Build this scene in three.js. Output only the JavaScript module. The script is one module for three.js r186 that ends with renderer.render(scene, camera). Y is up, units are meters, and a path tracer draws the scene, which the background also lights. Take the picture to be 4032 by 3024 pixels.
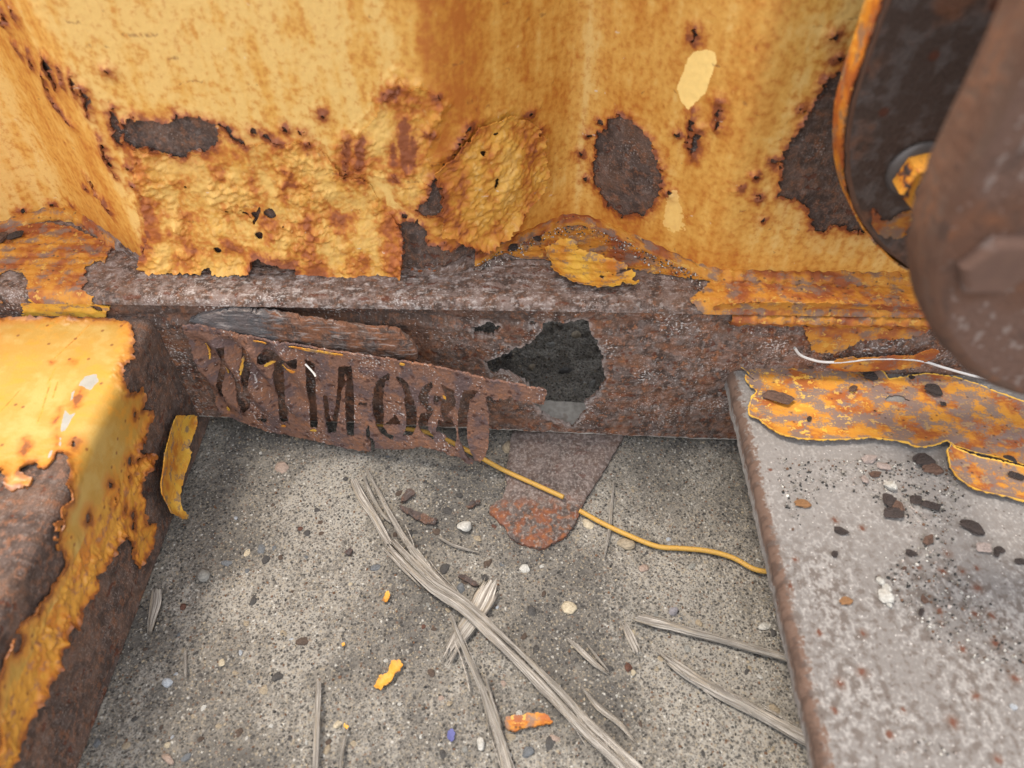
import * as THREE from 'three';
import { mergeGeometries } from 'three/addons/utils/BufferGeometryUtils.js';

// ---------- camera, sky, sun, exposure ----------
const scene = new THREE.Scene();
const R = Math.PI / 180;
const camera = new THREE.PerspectiveCamera(53.97, 4 / 3, 0.01, 60);
camera.position.set(0, 0.40, 0);
camera.rotation.order = 'YXZ';
camera.rotation.set(-47.6 * R, 1.35 * R, 0);
camera.focus = 0.455;
camera.userData.fStop = 6.5;
const renderer = new THREE.WebGLRenderer({ antialias: true });
renderer.toneMapping = THREE.LinearToneMapping;
renderer.toneMappingExposure = 2.7;
renderer.shadowMap.enabled = true;
renderer.shadowMap.type = THREE.PCFSoftShadowMap;
{ // an even bright overcast sky, a little brighter towards the zenith
  const w = 128, h = 64, d = new Float32Array(w * h * 4);
  for (let j = 0; j < h; j++) for (let i = 0; i < w; i++) {
    const el = ((j + .5) / h - .5) * Math.PI, k = (j * w + i) * 4, s = Math.max(0, Math.sin(el));
    const v = el > 0 ? .60 + .34 * s : .2;
    d[k] = v * .97; d[k + 1] = v * .99; d[k + 2] = v * 1.03; d[k + 3] = 1;
  }
  const t = new THREE.DataTexture(d, w, h, THREE.RGBAFormat, THREE.FloatType);
  t.mapping = THREE.EquirectangularReflectionMapping; t.magFilter = t.minFilter = THREE.LinearFilter; t.needsUpdate = true;
  scene.background = t; scene.environment = t;
}
const sun = new THREE.DirectionalLight(0xfff3e2, 1.35);
sun.position.set(-0.58, 1.6, -0.46); sun.target.position.set(0, 0, -0.3);
sun.castShadow = true; sun.shadow.radius = 20; sun.shadow.mapSize.set(2048, 2048);
Object.assign(sun.shadow.camera, { left: -1, right: 1, top: 1, bottom: -1, near: .1, far: 5 });
scene.add(sun, sun.target);

// ---------- noise ----------
let seed = 20240611;
const rnd = () => { seed = (seed + 0x6D2B79F5) | 0; let t = Math.imul(seed ^ (seed >>> 15), 1 | seed); t = (t + Math.imul(t ^ (t >>> 7), 61 | t)) ^ t; return ((t ^ (t >>> 14)) >>> 0) / 4294967296; };
const rr = (a, b) => a + (b - a) * rnd();
const PM = new Uint8Array(1024), GX = new Float32Array(256), GY = new Float32Array(256), RV = new Float32Array(256), RV2 = new Float32Array(256);
{ const p = []; for (let i = 0; i < 256; i++) p[i] = i; for (let i = 255; i > 0; i--) { const j = Math.floor(rnd() * (i + 1)); [p[i], p[j]] = [p[j], p[i]]; }
  for (let i = 0; i < 1024; i++) PM[i] = p[i & 255];
  for (let i = 0; i < 256; i++) { const a = rnd() * 6.2832; GX[i] = Math.cos(a); GY[i] = Math.sin(a); RV[i] = rnd(); RV2[i] = rnd(); } }
function pn(x, y) {
  const fx = Math.floor(x), fy = Math.floor(y), X = fx & 255, Y = fy & 255; x -= fx; y -= fy;
  const u = x * x * x * (x * (x * 6 - 15) + 10), v = y * y * y * (y * (y * 6 - 15) + 10);
  const a = PM[X] + Y, b = PM[X + 1] + Y, aa = PM[a], ab = PM[a + 1], ba = PM[b], bb = PM[b + 1];
  const n0 = GX[aa] * x + GY[aa] * y, n1 = GX[ba] * (x - 1) + GY[ba] * y, n2 = GX[ab] * x + GY[ab] * (y - 1), n3 = GX[bb] * (x - 1) + GY[bb] * (y - 1);
  const i0 = n0 + u * (n1 - n0), i1 = n2 + u * (n3 - n2);
  return 1.5 * (i0 + v * (i1 - i0));
}
function fbm(x, y, o) { let s = 0, a = .5; for (let i = 0; i < o; i++) { s += a * pn(x, y); x = x * 2.03 + 17.3; y = y * 2.03 + 9.1; a *= .5; } return s; }
let cF = 0, cI = 0, cR = 0, cI2 = 0;   // nearest cell: distance, two random numbers, its radius share
function cell(x, y) {
  const fx = Math.floor(x), fy = Math.floor(y); let best = 9;
  for (let j = -1; j < 2; j++) for (let i = -1; i < 2; i++) {
    const h = PM[PM[(fx + i) & 255] + ((fy + j) & 255)], h2 = PM[h + 31];
    const dx = fx + i + .15 + .7 * RV[h] - x, dy = fy + j + .15 + .7 * RV[h2] - y, d = dx * dx + dy * dy;
    if (d < best) { best = d; cI = RV2[h]; cI2 = RV2[h2]; }
  }
  cF = Math.sqrt(best); return cF;
}
function bub(x, y, dens) { // smooth domes on a share of the cells
  const fx = Math.floor(x), fy = Math.floor(y); let m = 0;
  for (let j = -1; j < 2; j++) for (let i = -1; i < 2; i++) {
    const h = PM[PM[(fx + i) & 255] + ((fy + j) & 255)], h2 = PM[h + 57];
    if (RV2[h] > dens) continue;
    const r = .25 + .5 * RV2[h2], dx = fx + i + RV[h] - x, dy = fy + j + RV[h2] - y, q = (dx * dx + dy * dy) / (r * r);
    if (q < 1) { const v = r * 1.3 * Math.sqrt(1 - q) * (1 - .3 * q); if (v > m) m = v; }
  }
  return m;
}
const cl = (v, a = 0, b = 1) => v < a ? a : v > b ? b : v;
const ss = (a, b, v) => { v = cl((v - a) / (b - a)); return v * v * (3 - 2 * v); };
const lin = c => { c /= 255; return c <= .04045 ? c / 12.92 : Math.pow((c + .055) / 1.055, 2.4); };
const C = (r, g, b) => [lin(r), lin(g), lin(b)];
const TO = new Uint8Array(4097); for (let i = 0; i <= 4096; i++) { const v = i / 4096; TO[i] = Math.round(255 * (v <= .0031308 ? v * 12.92 : 1.055 * Math.pow(v, 1 / 2.4) - .055)); }
let cr = 0, cg = 0, cb = 0;                         // running colour
const setc = c => { cr = c[0]; cg = c[1]; cb = c[2]; };
const mixc = (c, t) => { if (t <= 0) return; if (t > 1) t = 1; cr += (c[0] - cr) * t; cg += (c[1] - cg) * t; cb += (c[2] - cb) * t; };
const mulc = t => { cr *= t; cg *= t; cb *= t; };

// ---------- textures: fn(a, b) sets the running colour and returns relief 0..1 ----------
function bake(w, h, a0, a1, b0, b1, fn, relief = true) {
  const d = new Uint8Array(w * h * 4), e = relief ? new Uint8Array(w * h * 4) : null;
  for (let j = 0, k = 0; j < h; j++) { const b = b0 + (b1 - b0) * (j + .5) / h;
    for (let i = 0; i < w; i++, k += 4) {
      const v = fn(a0 + (a1 - a0) * (i + .5) / w, b);
      d[k] = TO[cl(cr) * 4096 | 0]; d[k + 1] = TO[cl(cg) * 4096 | 0]; d[k + 2] = TO[cl(cb) * 4096 | 0]; d[k + 3] = 255;
      if (e) { e[k] = e[k + 1] = e[k + 2] = cl(v) * 255; e[k + 3] = 255; }
    } }
  const mk = (q, srgb) => { const t = new THREE.DataTexture(q, w, h, THREE.RGBAFormat); t.magFilter = THREE.LinearFilter; t.minFilter = THREE.LinearMipmapLinearFilter; t.generateMipmaps = true; t.wrapS = t.wrapT = THREE.MirroredRepeatWrapping; if (srgb) t.colorSpace = THREE.SRGBColorSpace; t.needsUpdate = true; return t; };
  return { map: mk(d, true), bumpMap: e ? mk(e, false) : null, a0, b0, sa: 1 / (a1 - a0), sb: 1 / (b1 - b0) };
}
const matOf = (t, rough, bump, extra = {}) => new THREE.MeshStandardMaterial({ map: t.map, bumpMap: t.bumpMap, bumpScale: bump, roughness: rough, metalness: 0, side: THREE.DoubleSide, ...extra });

// ---------- outlines ----------
class Poly {
  constructor(p) { this.p = p; this.x0 = this.y0 = 9; this.x1 = this.y1 = -9; for (const [x, y] of p) { this.x0 = Math.min(this.x0, x); this.x1 = Math.max(this.x1, x); this.y0 = Math.min(this.y0, y); this.y1 = Math.max(this.y1, y); } }
  sd(x, y) { // signed distance, positive inside
    const ox = Math.max(this.x0 - x, x - this.x1, 0), oy = Math.max(this.y0 - y, y - this.y1, 0);
    if (ox + oy > .012) return -Math.sqrt(ox * ox + oy * oy);
    const p = this.p; let best = 9, ins = false;
    for (let i = 0, j = p.length - 1; i < p.length; j = i++) {
      const ax = p[j][0], ay = p[j][1], ex = p[i][0] - ax, ey = p[i][1] - ay, wx = x - ax, wy = y - ay;
      const t = cl((wx * ex + wy * ey) / (ex * ex + ey * ey + 1e-12)), dx = wx - ex * t, dy = wy - ey * t, q = dx * dx + dy * dy;
      if (q < best) best = q;
      if ((p[i][1] > y) !== (ay > y) && x < ex * (y - ay) / ey + ax) ins = !ins;
    }
    best = Math.sqrt(best); return ins ? best : -best;
  }
}
class Slit { // tapering gash between two points
  constructor([ax, ay], [bx, by], w) { Object.assign(this, { ax, ay, bx, by, w }); }
  sd(x, y) { const ex = this.bx - this.ax, ey = this.by - this.ay, wx = x - this.ax, wy = y - this.ay, t = cl((wx * ex + wy * ey) / (ex * ex + ey * ey)), dx = wx - ex * t, dy = wy - ey * t;
    const d = Math.sqrt(dx * dx + dy * dy); return d > .02 ? -d : this.w * (.25 + 1.2 * Math.sqrt(Math.max(0, t * (1 - t)))) - d; }
}
class Spot { constructor([x, y], r) { Object.assign(this, { x, y, r }); } sd(x, y) { const dx = x - this.x, dy = y - this.y; return this.r - Math.sqrt(dx * dx + dy * dy); } }
const most = (list, x, y) => { let m = -9; for (const q of list) { const v = q.sd(x, y); if (v > m) m = v; } return m; };
const rag = (x, y, k = 1) => k * (.0011 * pn(x * 330, y * 330) + .0008 * pn(x * 800 + 5, y * 800) + .0004 * pn(x * 1900, y * 1900 + 7));

// ---------- objects ----------
const used = {};
const numbered = n => { used[n] = (used[n] ?? -1) + 1; return used[n] ? n + '_' + String(used[n]).padStart(3, '0') : n; };
function tag(o, label, category, group, kind) { if (label) o.userData.label = label; if (category) o.userData.category = category; if (group) o.userData.group = group; if (kind) o.userData.kind = kind; return o; }
function add(name, geo, mat, parent) {
  const m = geo ? new THREE.Mesh(geo, mat) : new THREE.Group();
  m.name = parent && parent !== scene ? name : numbered(name);
  m.castShadow = m.receiveShadow = true; (parent || scene).add(m); return m;
}
// A sheet over a surface: kept where mask > 0, cut cleanly along mask = 0, raised by lift, with edges of some thickness.
function skin({ a0, a1, b0, b1, step, surf, mask, lift, thick = .0006, tex }) {
  const na = Math.max(2, Math.ceil((a1 - a0) / step)), nb = Math.max(2, Math.ceil((b1 - b0) / step)), W = na + 1;
  const f = new Float32Array(W * (nb + 1));
  for (let j = 0; j <= nb; j++) for (let i = 0; i <= na; i++) { let v = mask ? mask(a0 + (a1 - a0) * i / na, b0 + (b1 - b0) * j / nb) : 1; if (Math.abs(v) < 1e-6) v = 1e-6; f[j * W + i] = v; }
  const pos = [], uv = [], idx = [], vm = new Map(), AB = [];
  const vert = (a, b) => { const p = surf(a, b, lift ? lift(a, b) : 0); pos.push(p[0], p[1], p[2]); uv.push((a - tex.a0) * tex.sa, (b - tex.b0) * tex.sb); AB.push(a, b); return pos.length / 3 - 1; };
  const A = i => a0 + (a1 - a0) * i / na, B = j => b0 + (b1 - b0) * j / nb;
  const corner = (i, j) => { const k = (j * W + i) * 4; let v = vm.get(k); if (v === undefined) vm.set(k, v = vert(A(i), B(j))); return v; };
  const cross = (i, j, i2, j2) => { // between neighbouring corners
    if (j2 < j || i2 < i) return cross(i2, j2, i, j);
    const k = (j * W + i) * 4 + (i2 > i ? 1 : 2); let v = vm.get(k);
    if (v === undefined) { const p = f[j * W + i], q = f[j2 * W + i2], t = cl(p / (p - q), .02, .98); vm.set(k, v = vert(A(i) + (A(i2) - A(i)) * t, B(j) + (B(j2) - B(j)) * t)); }
    return v; };
  const rim = [];
  for (let j = 0; j < nb; j++) for (let i = 0; i < na; i++) {
    const q = [[i, j], [i + 1, j], [i + 1, j + 1], [i, j + 1]], s = q.map(([x, y]) => f[y * W + x] > 0);
    const n = s[0] + s[1] + s[2] + s[3]; if (!n) continue;
    if (n === 4) { const c0 = corner(i, j), c1 = corner(i + 1, j), c2 = corner(i + 1, j + 1), c3 = corner(i, j + 1); idx.push(c0, c1, c2, c0, c2, c3); continue; }
    const loop = [], cut = [];
    for (let k = 0; k < 4; k++) { const p = q[k], r = q[(k + 1) & 3];
      if (s[k]) loop.push(corner(p[0], p[1]));
      if (s[k] !== s[(k + 1) & 3]) { const c = cross(p[0], p[1], r[0], r[1]); loop.push(c); cut.push([c, s[k]]); } }
    for (let k = 1; k + 1 < loop.length; k++) idx.push(loop[0], loop[k], loop[k + 1]);
    for (let k = 0; k < cut.length; k++) if (cut[k][1]) rim.push(cut[k][0], cut[(k + 1) % cut.length][0]);
  }
  for (let i = 0; i < na; i++) for (const j of [0, nb]) if (f[j * W + i] > 0 && f[j * W + i + 1] > 0) rim.push(corner(i, j), corner(i + 1, j));
  for (let j = 0; j < nb; j++) for (const i of [0, na]) if (f[j * W + i] > 0 && f[(j + 1) * W + i] > 0) rim.push(corner(i, j), corner(i, j + 1));
  const g = new THREE.BufferGeometry();
  g.setAttribute('position', new THREE.Float32BufferAttribute(pos, 3)); g.setAttribute('uv', new THREE.Float32BufferAttribute(uv, 2)); g.setIndex(idx); g.computeVertexNormals();
  if (!thick || !rim.length) return g;
  const sp = [], su = [], si = [], sm = new Map();
  const sv = v => { let k = sm.get(v); if (k === undefined) { k = sp.length / 3; sm.set(v, k); const a = AB[2 * v], b = AB[2 * v + 1], l = (lift ? lift(a, b) : 0) - thick, p = surf(a, b, l); sp.push(pos[3 * v], pos[3 * v + 1], pos[3 * v + 2], p[0], p[1], p[2]); su.push(uv[2 * v], uv[2 * v + 1], uv[2 * v] + thick * tex.sa, uv[2 * v + 1] - thick * tex.sb); } return k; };
  for (let k = 0; k < rim.length; k += 2) { const p = sv(rim[k]), q = sv(rim[k + 1]); si.push(p, q, q + 1, p, q + 1, p + 1); }
  const g2 = new THREE.BufferGeometry();
  g2.setAttribute('position', new THREE.Float32BufferAttribute(sp, 3)); g2.setAttribute('uv', new THREE.Float32BufferAttribute(su, 2)); g2.setIndex(si); g2.computeVertexNormals();
  return mergeGeometries([g, g2]);
}
const ofPoly = (P, m = .004) => ({ a0: P.x0 - m, a1: P.x1 + m, b0: P.y0 - m, b1: P.y1 + m });

// ---------- measures of the container ----------
const ZF = -.316, HT = .105, XL = -.215, HL = .122, HP = .07;
const softc = (x, w, e) => .5 * (w + Math.sqrt(x * x + e * e) - Math.sqrt((x - w) * (x - w) + e * e));
const zW = X => { const P = .322; let d = (X - .030 + P / 2) % P; if (d < 0) d += P; d -= P / 2; return -.394 + .053 * softc(Math.abs(d) - .008, .068, .006) / .068; };
const surfW = (a, b, l) => { const d = (zW(a + .002) - zW(a - .002)) / .004, n = 1 / Math.sqrt(1 + d * d); return [a - d * n * l, b, zW(a) + n * l]; };
const ARC = new Float32Array(1501); for (let i = 1; i <= 1500; i++) { const a = -.75 + (i - .5) * .001, d = (zW(a + .0005) - zW(a - .0005)) / .001; ARC[i] = ARC[i - 1] + .001 * Math.sqrt(1 + d * d); }
const arc = X => { const k = cl((X + .75) * 1000, 0, 1499), i = Math.floor(k); return ARC[i] + (ARC[i + 1] - ARC[i]) * (k - i); };
const zN = X => -.312 + .034 * Math.pow(cl((X + .18) / .2, 0, 1.2), 1.2);

// ---------- colours ----------
const PALE = C(244, 206, 122), MID = C(234, 182, 86), OCHRE = C(208, 142, 46), ORANGE = C(184, 104, 30), BROWN = C(112, 60, 34), UMBER = C(58, 38, 30);
const PIT = C(88, 44, 24), YEL = C(224, 176, 66), RUST0 = C(64, 49, 42), RUST1 = C(94, 71, 58), RUST2 = C(134, 84, 53), MAUVE = C(120, 103, 96), DUST = C(156, 145, 139), WHITE = C(214, 208, 204), SLATE = C(84, 84, 86);
// bare rusted steel; dust = how much pale dust lies on it, warm = how orange it is
function rustCol(x, y, dust, warm) {
  const n = fbm(x * 55, y * 55, 4), m = fbm(x * 260 + 40, y * 260, 3), q = fbm(x * 900, y * 900 + 11, 2), g = pn(x * 2100, y * 2100);
  setc(RUST0); mixc(RUST1, ss(-.3, .35, n + .5 * m)); mixc(RUST2, .8 * warm * ss(.0, .5, m + .5 * q + .5 * fbm(x * 110 + 21, y * 110, 3)));
  mixc(MAUVE, dust * ss(-.25, .3, fbm(x * 130 + 9, y * 130 + 3, 4) + .35 * q)); mixc(DUST, dust * .7 * ss(.08, .42, fbm(x * 340 + 90, y * 340, 3) + .15 * g));
  cell(x * 125 + 3 * n, y * 125); const pit = cI < .2 ? 1 - ss(.05 + .14 * cI2, .16 + .2 * cI2, cF + .22 * m + .12 * q) : 0;   // corrosion pits
  mixc(PIT, pit * .75);
  const sp = fbm(x * 1050 + 3, y * 1150, 2) + .45 * fbm(x * 45 + 60, y * 45, 2); mixc(WHITE, .5 * ss(.36, .5, sp) * (.3 + dust));   // pale salt specks, in clusters
  mulc(1 + .30 * q + .16 * g);
  return .5 + .40 * m + .42 * q + .2 * n + .12 * g - .5 * pit;
}

// ---------- textures shared by several parts ----------
const T_RUST = bake(1024, 1024, 0, .25, 0, .25, (x, y) => rustCol(x, y, .25, .55));
const T_DUSTY = bake(1024, 1024, 0, .25, 0, .25, (x, y) => rustCol(x + 3, y + 1, .8, .5));
const C_SILT = C(168, 162, 154), OLDGREY = C(132, 110, 98), SCUFF = C(226, 176, 78), REDB = C(150, 78, 40);
const T_OLD = bake(1024, 1024, 0, .25, 0, .25, (x, y) => {   // stained orange paint with dust and yellow scuffs
  const n = fbm(x * 45, y * 60, 4), m = fbm(x * 170 + 7, y * 240, 4), q = fbm(x * 800, y * 1000, 2);
  setc(OCHRE); mixc(ORANGE, ss(-.35, .25, n + .5 * m)); mixc(REDB, .85 * ss(.0, .4, n + .3 * m + .1)); mixc(OLDGREY, .85 * ss(-.02, .34, fbm(x * 90 + 31, y * 120 + 5, 4) + .3 * q));
  mixc(SCUFF, .8 * ss(.22, .5, m + .5 * q - .3 * n)); cell(x * 300, y * 300); if (cI > .9) mixc(UMBER, .7 * ss(.3, .12, cF)); return .5 + .5 * m + .3 * q; });
const T_SILT = bake(512, 512, 0, .25, 0, .25, (x, y) => { const n = fbm(x * 60, y * 60, 4), m = fbm(x * 300, y * 300, 4); setc(C_SILT); mulc(1 + .4 * m + .2 * n); mixc(RUST1, .5 * ss(.15, .4, n + .4 * m)); return .5 + .5 * m; });   // grey dust washed onto the flange
const T_YELLOW = bake(1024, 1024, 0, .25, 0, .25, (x, y) => {   // yellower loose flakes, greyed by dust
  const n = fbm(x * 50 + 3, y * 50, 4), m = fbm(x * 220, y * 330 + 7, 4), q = fbm(x * 900, y * 900, 2);
  setc(YEL); mixc(OCHRE, ss(-.35, .3, n + .4 * m)); mixc(ORANGE, .75 * ss(.05, .45, n - .3 * m)); mixc(OLDGREY, .8 * ss(.05, .35, fbm(x * 120 + 71, y * 170 + 5, 4) + .35 * q));
  mixc(SCUFF, .7 * ss(.15, .4, m)); return .5 + .5 * m + .3 * q; });
const M_RUST = matOf(T_RUST, .93, .0007), M_DUSTY = matOf(T_DUSTY, .95, .0007), M_OLD = matOf(T_OLD, .72, .0003, { color: new THREE.Color(.72, .70, .70) }), M_YELLOW = matOf(T_YELLOW, .7, .0003, { color: new THREE.Color(.86, .84, .80) });
console.log('tiles');

// ---------- the ground: old exposed-aggregate concrete ----------
const GDUST = [[...[[-.1255,-.2532]][0], .05], [...[[-.1201,-.2706]][0], .03], [...[[-.149,-.197]][0], .03], [...[[-.1842,-.1905]][0], .025], [...[[.0926,-.1915]][0], .06], [...[[.1134,-.1346]][0], .06]];
const gH = (x, z) => .004 * ss(-.335, -.37, z) * fbm(x * 60 + 8, z * 60, 3) + .0014 * fbm(x * 22, z * 22, 3) + .0009 * fbm(x * 120, z * 120, 3) + .0007 * pn(x * 420, z * 420);
const GB = C(110, 105, 98), GL = C(143, 138, 130), GD = C(73, 70, 67), GDD = C(43, 42, 41), GT = C(144, 132, 113), GW = C(190, 187, 180), GBR = C(96, 70, 52), GBL = C(112, 118, 126);
const T_GROUND = bake(2048, 2048, -.36, .36, -.62, .02, (x, z) => {
  const n = fbm(x * 14, z * 14, 4), m = fbm(x * 90 + 5, z * 90, 3), q = fbm(x * 500, z * 500, 3), s = pn(x * 1500, z * 1500);
  const big = fbm(x * 7 + 3, z * 7, 3); setc(GB); mixc(GD, .5 * ss(.0, .35, big + .3 * m)); mixc(GD, .75 * ss(-.1, .35, n + .5 * m)); mixc(GL, .65 * ss(0, .4, -n + .6 * m + .4 * q)); mulc(1 + .34 * q + .2 * s);
  let r = .5 + .35 * q + .12 * s, d = 0;
  for (const [a, b, w] of GDUST) { const t = 1 - ((x - a) * (x - a) + (z - b) * (z - b)) / (w * w); if (t > 0) d += t; }
  mixc(GL, .7 * ss(.1, .8, d + q + .7 * m - .2));
  cell(x * 900, z * 900); if (cF < .36) { if (cI < .34) { mixc(GD, .8); r -= .12; } else if (cI < .44) mixc(GDD, .7); else if (cI < .62) { mixc(GT, .5); r += .15; } else if (cI > .975) { mixc(GW, .6); r += .2; } }
  cell(x * 420 + 7, z * 420); if (cF < .28) { if (cI < .2) { mixc(GDD, .75); r -= .3; } else if (cI < .3) { mixc(GT, .6); r += .2; } else if (cI < .34) { mixc(GW, .6); r += .2; } else if (cI < .38) mixc(GBR, .6); }
  return r; });
const M_GROUND = matOf(T_GROUND, .96, .0013);
const ground = (() => {
  const ax = (lo, hi, st, out) => { const l = []; for (let v = lo; v <= hi + 1e-6; v += st) l.push(v); for (let k = 0, d = st * 3, v = hi + d, u = lo - d; k < out; k++) { l.push(v); l.unshift(u); d *= 1.8; v += d; u -= d; } return l; };
  const xs = ax(-.34, .34, .0016, 12), zs = ax(-.48, -.06, .0016, 12), pos = [], uv = [], idx = [];
  for (const z of zs) for (const x of xs) { const inn = x > -.4 && x < .4 && z > -.6 && z < 0; pos.push(x, inn ? gH(x, z) : 0, z); uv.push((x - T_GROUND.a0) * T_GROUND.sa, (z - T_GROUND.b0) * T_GROUND.sb); }
  const W = xs.length; for (let j = 0; j + 1 < zs.length; j++) for (let i = 0; i + 1 < W; i++) { const k = j * W + i; idx.push(k, k + W, k + 1, k + 1, k + W, k + W + 1); }
  const g = new THREE.BufferGeometry(); g.setAttribute('position', new THREE.Float32BufferAttribute(pos, 3)); g.setAttribute('uv', new THREE.Float32BufferAttribute(uv, 2)); g.setIndex(idx); g.computeVertexNormals();
  return tag(add('concrete_ground', g, M_GROUND, scene), 'old grey concrete ground with exposed sand and pebbles', 'ground', null, 'structure');
})();
console.log('ground');

// ---------- the container ----------
const box = add('rusty_container', null, null, scene);
tag(box, 'rusted yellow steel container with corrugated wall and peeling paint on concrete', 'container');

// corrugated wall: rusted sheet, paint coat with bare patches, loose paint flakes
const P_SHEET = new Poly([[-.2004,.2004],[-.1904,.1973],[-.1816,.1954],[-.1731,.1942],[-.1644,.1972],[-.1561,.2012],[-.1518,.2081],[-.1479,.2054],[-.1408,.2014],[-.1309,.2039],[-.123,.2027],[-.1133,.2048],[-.1048,.2004],[-.0991,.1934],[-.0946,.1846],[-.0862,.1847],[-.0811,.1796],[-.0789,.1723],[-.0786,.165],[-.0728,.1616],[-.0696,.1562],[-.0681,.1495],[-.0694,.1351],[-.0726,.1201],[-.0825,.1182],[-.1041,.1185],[-.1319,.1177],[-.1332,.1218],[-.131,.1259],[-.1397,.1291],[-.1517,.1344],[-.1552,.1321],[-.1583,.124],[-.1708,.1227],[-.1869,.1234],[-.2118,.1225],[-.2193,.1195],[-.2189,.1265],[-.2112,.1433],[-.2083,.156],[-.2056,.1738],[-.2025,.1904]]);
const P_ROUND = new Poly([[-.0403,.1942],[-.037,.199],[-.0324,.2014],[-.0277,.2055],[-.0216,.2056],[-.0154,.2066],[-.0108,.2052],[-.0068,.2027],[-.0028,.1998],[.0006,.1959],[.0048,.1905],[.0067,.1833],[.0074,.1735],[.0091,.163],[.0093,.1537],[.0041,.1489],[-.0013,.1462],[-.0066,.1415],[-.0101,.1368],[-.0155,.1331],[-.0216,.1332],[-.0243,.1297],[-.0303,.1325],[-.0368,.1392],[-.0431,.1464],[-.0478,.1498],[-.0483,.155],[-.0471,.1598],[-.0465,.1685],[-.0459,.1779],[-.0479,.1829],[-.0486,.1884],[-.0463,.1934]]);
const P_PEAK = new Poly([[-.0649,.2327],[-.0606,.2376],[-.0552,.2316],[-.0518,.2337],[-.0448,.2272],[-.0426,.222],[-.0449,.2142],[-.0487,.2049],[-.0516,.1975],[-.0488,.188],[-.0562,.1844],[-.0507,.1786],[-.0533,.1703],[-.0604,.166],[-.0669,.1718],[-.0708,.183],[-.0811,.1864],[-.0906,.1869],[-.096,.1908],[-.0967,.2],[-.0935,.2051],[-.0851,.2077],[-.0772,.2147],[-.0726,.2188],[-.0708,.2259]]);
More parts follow.
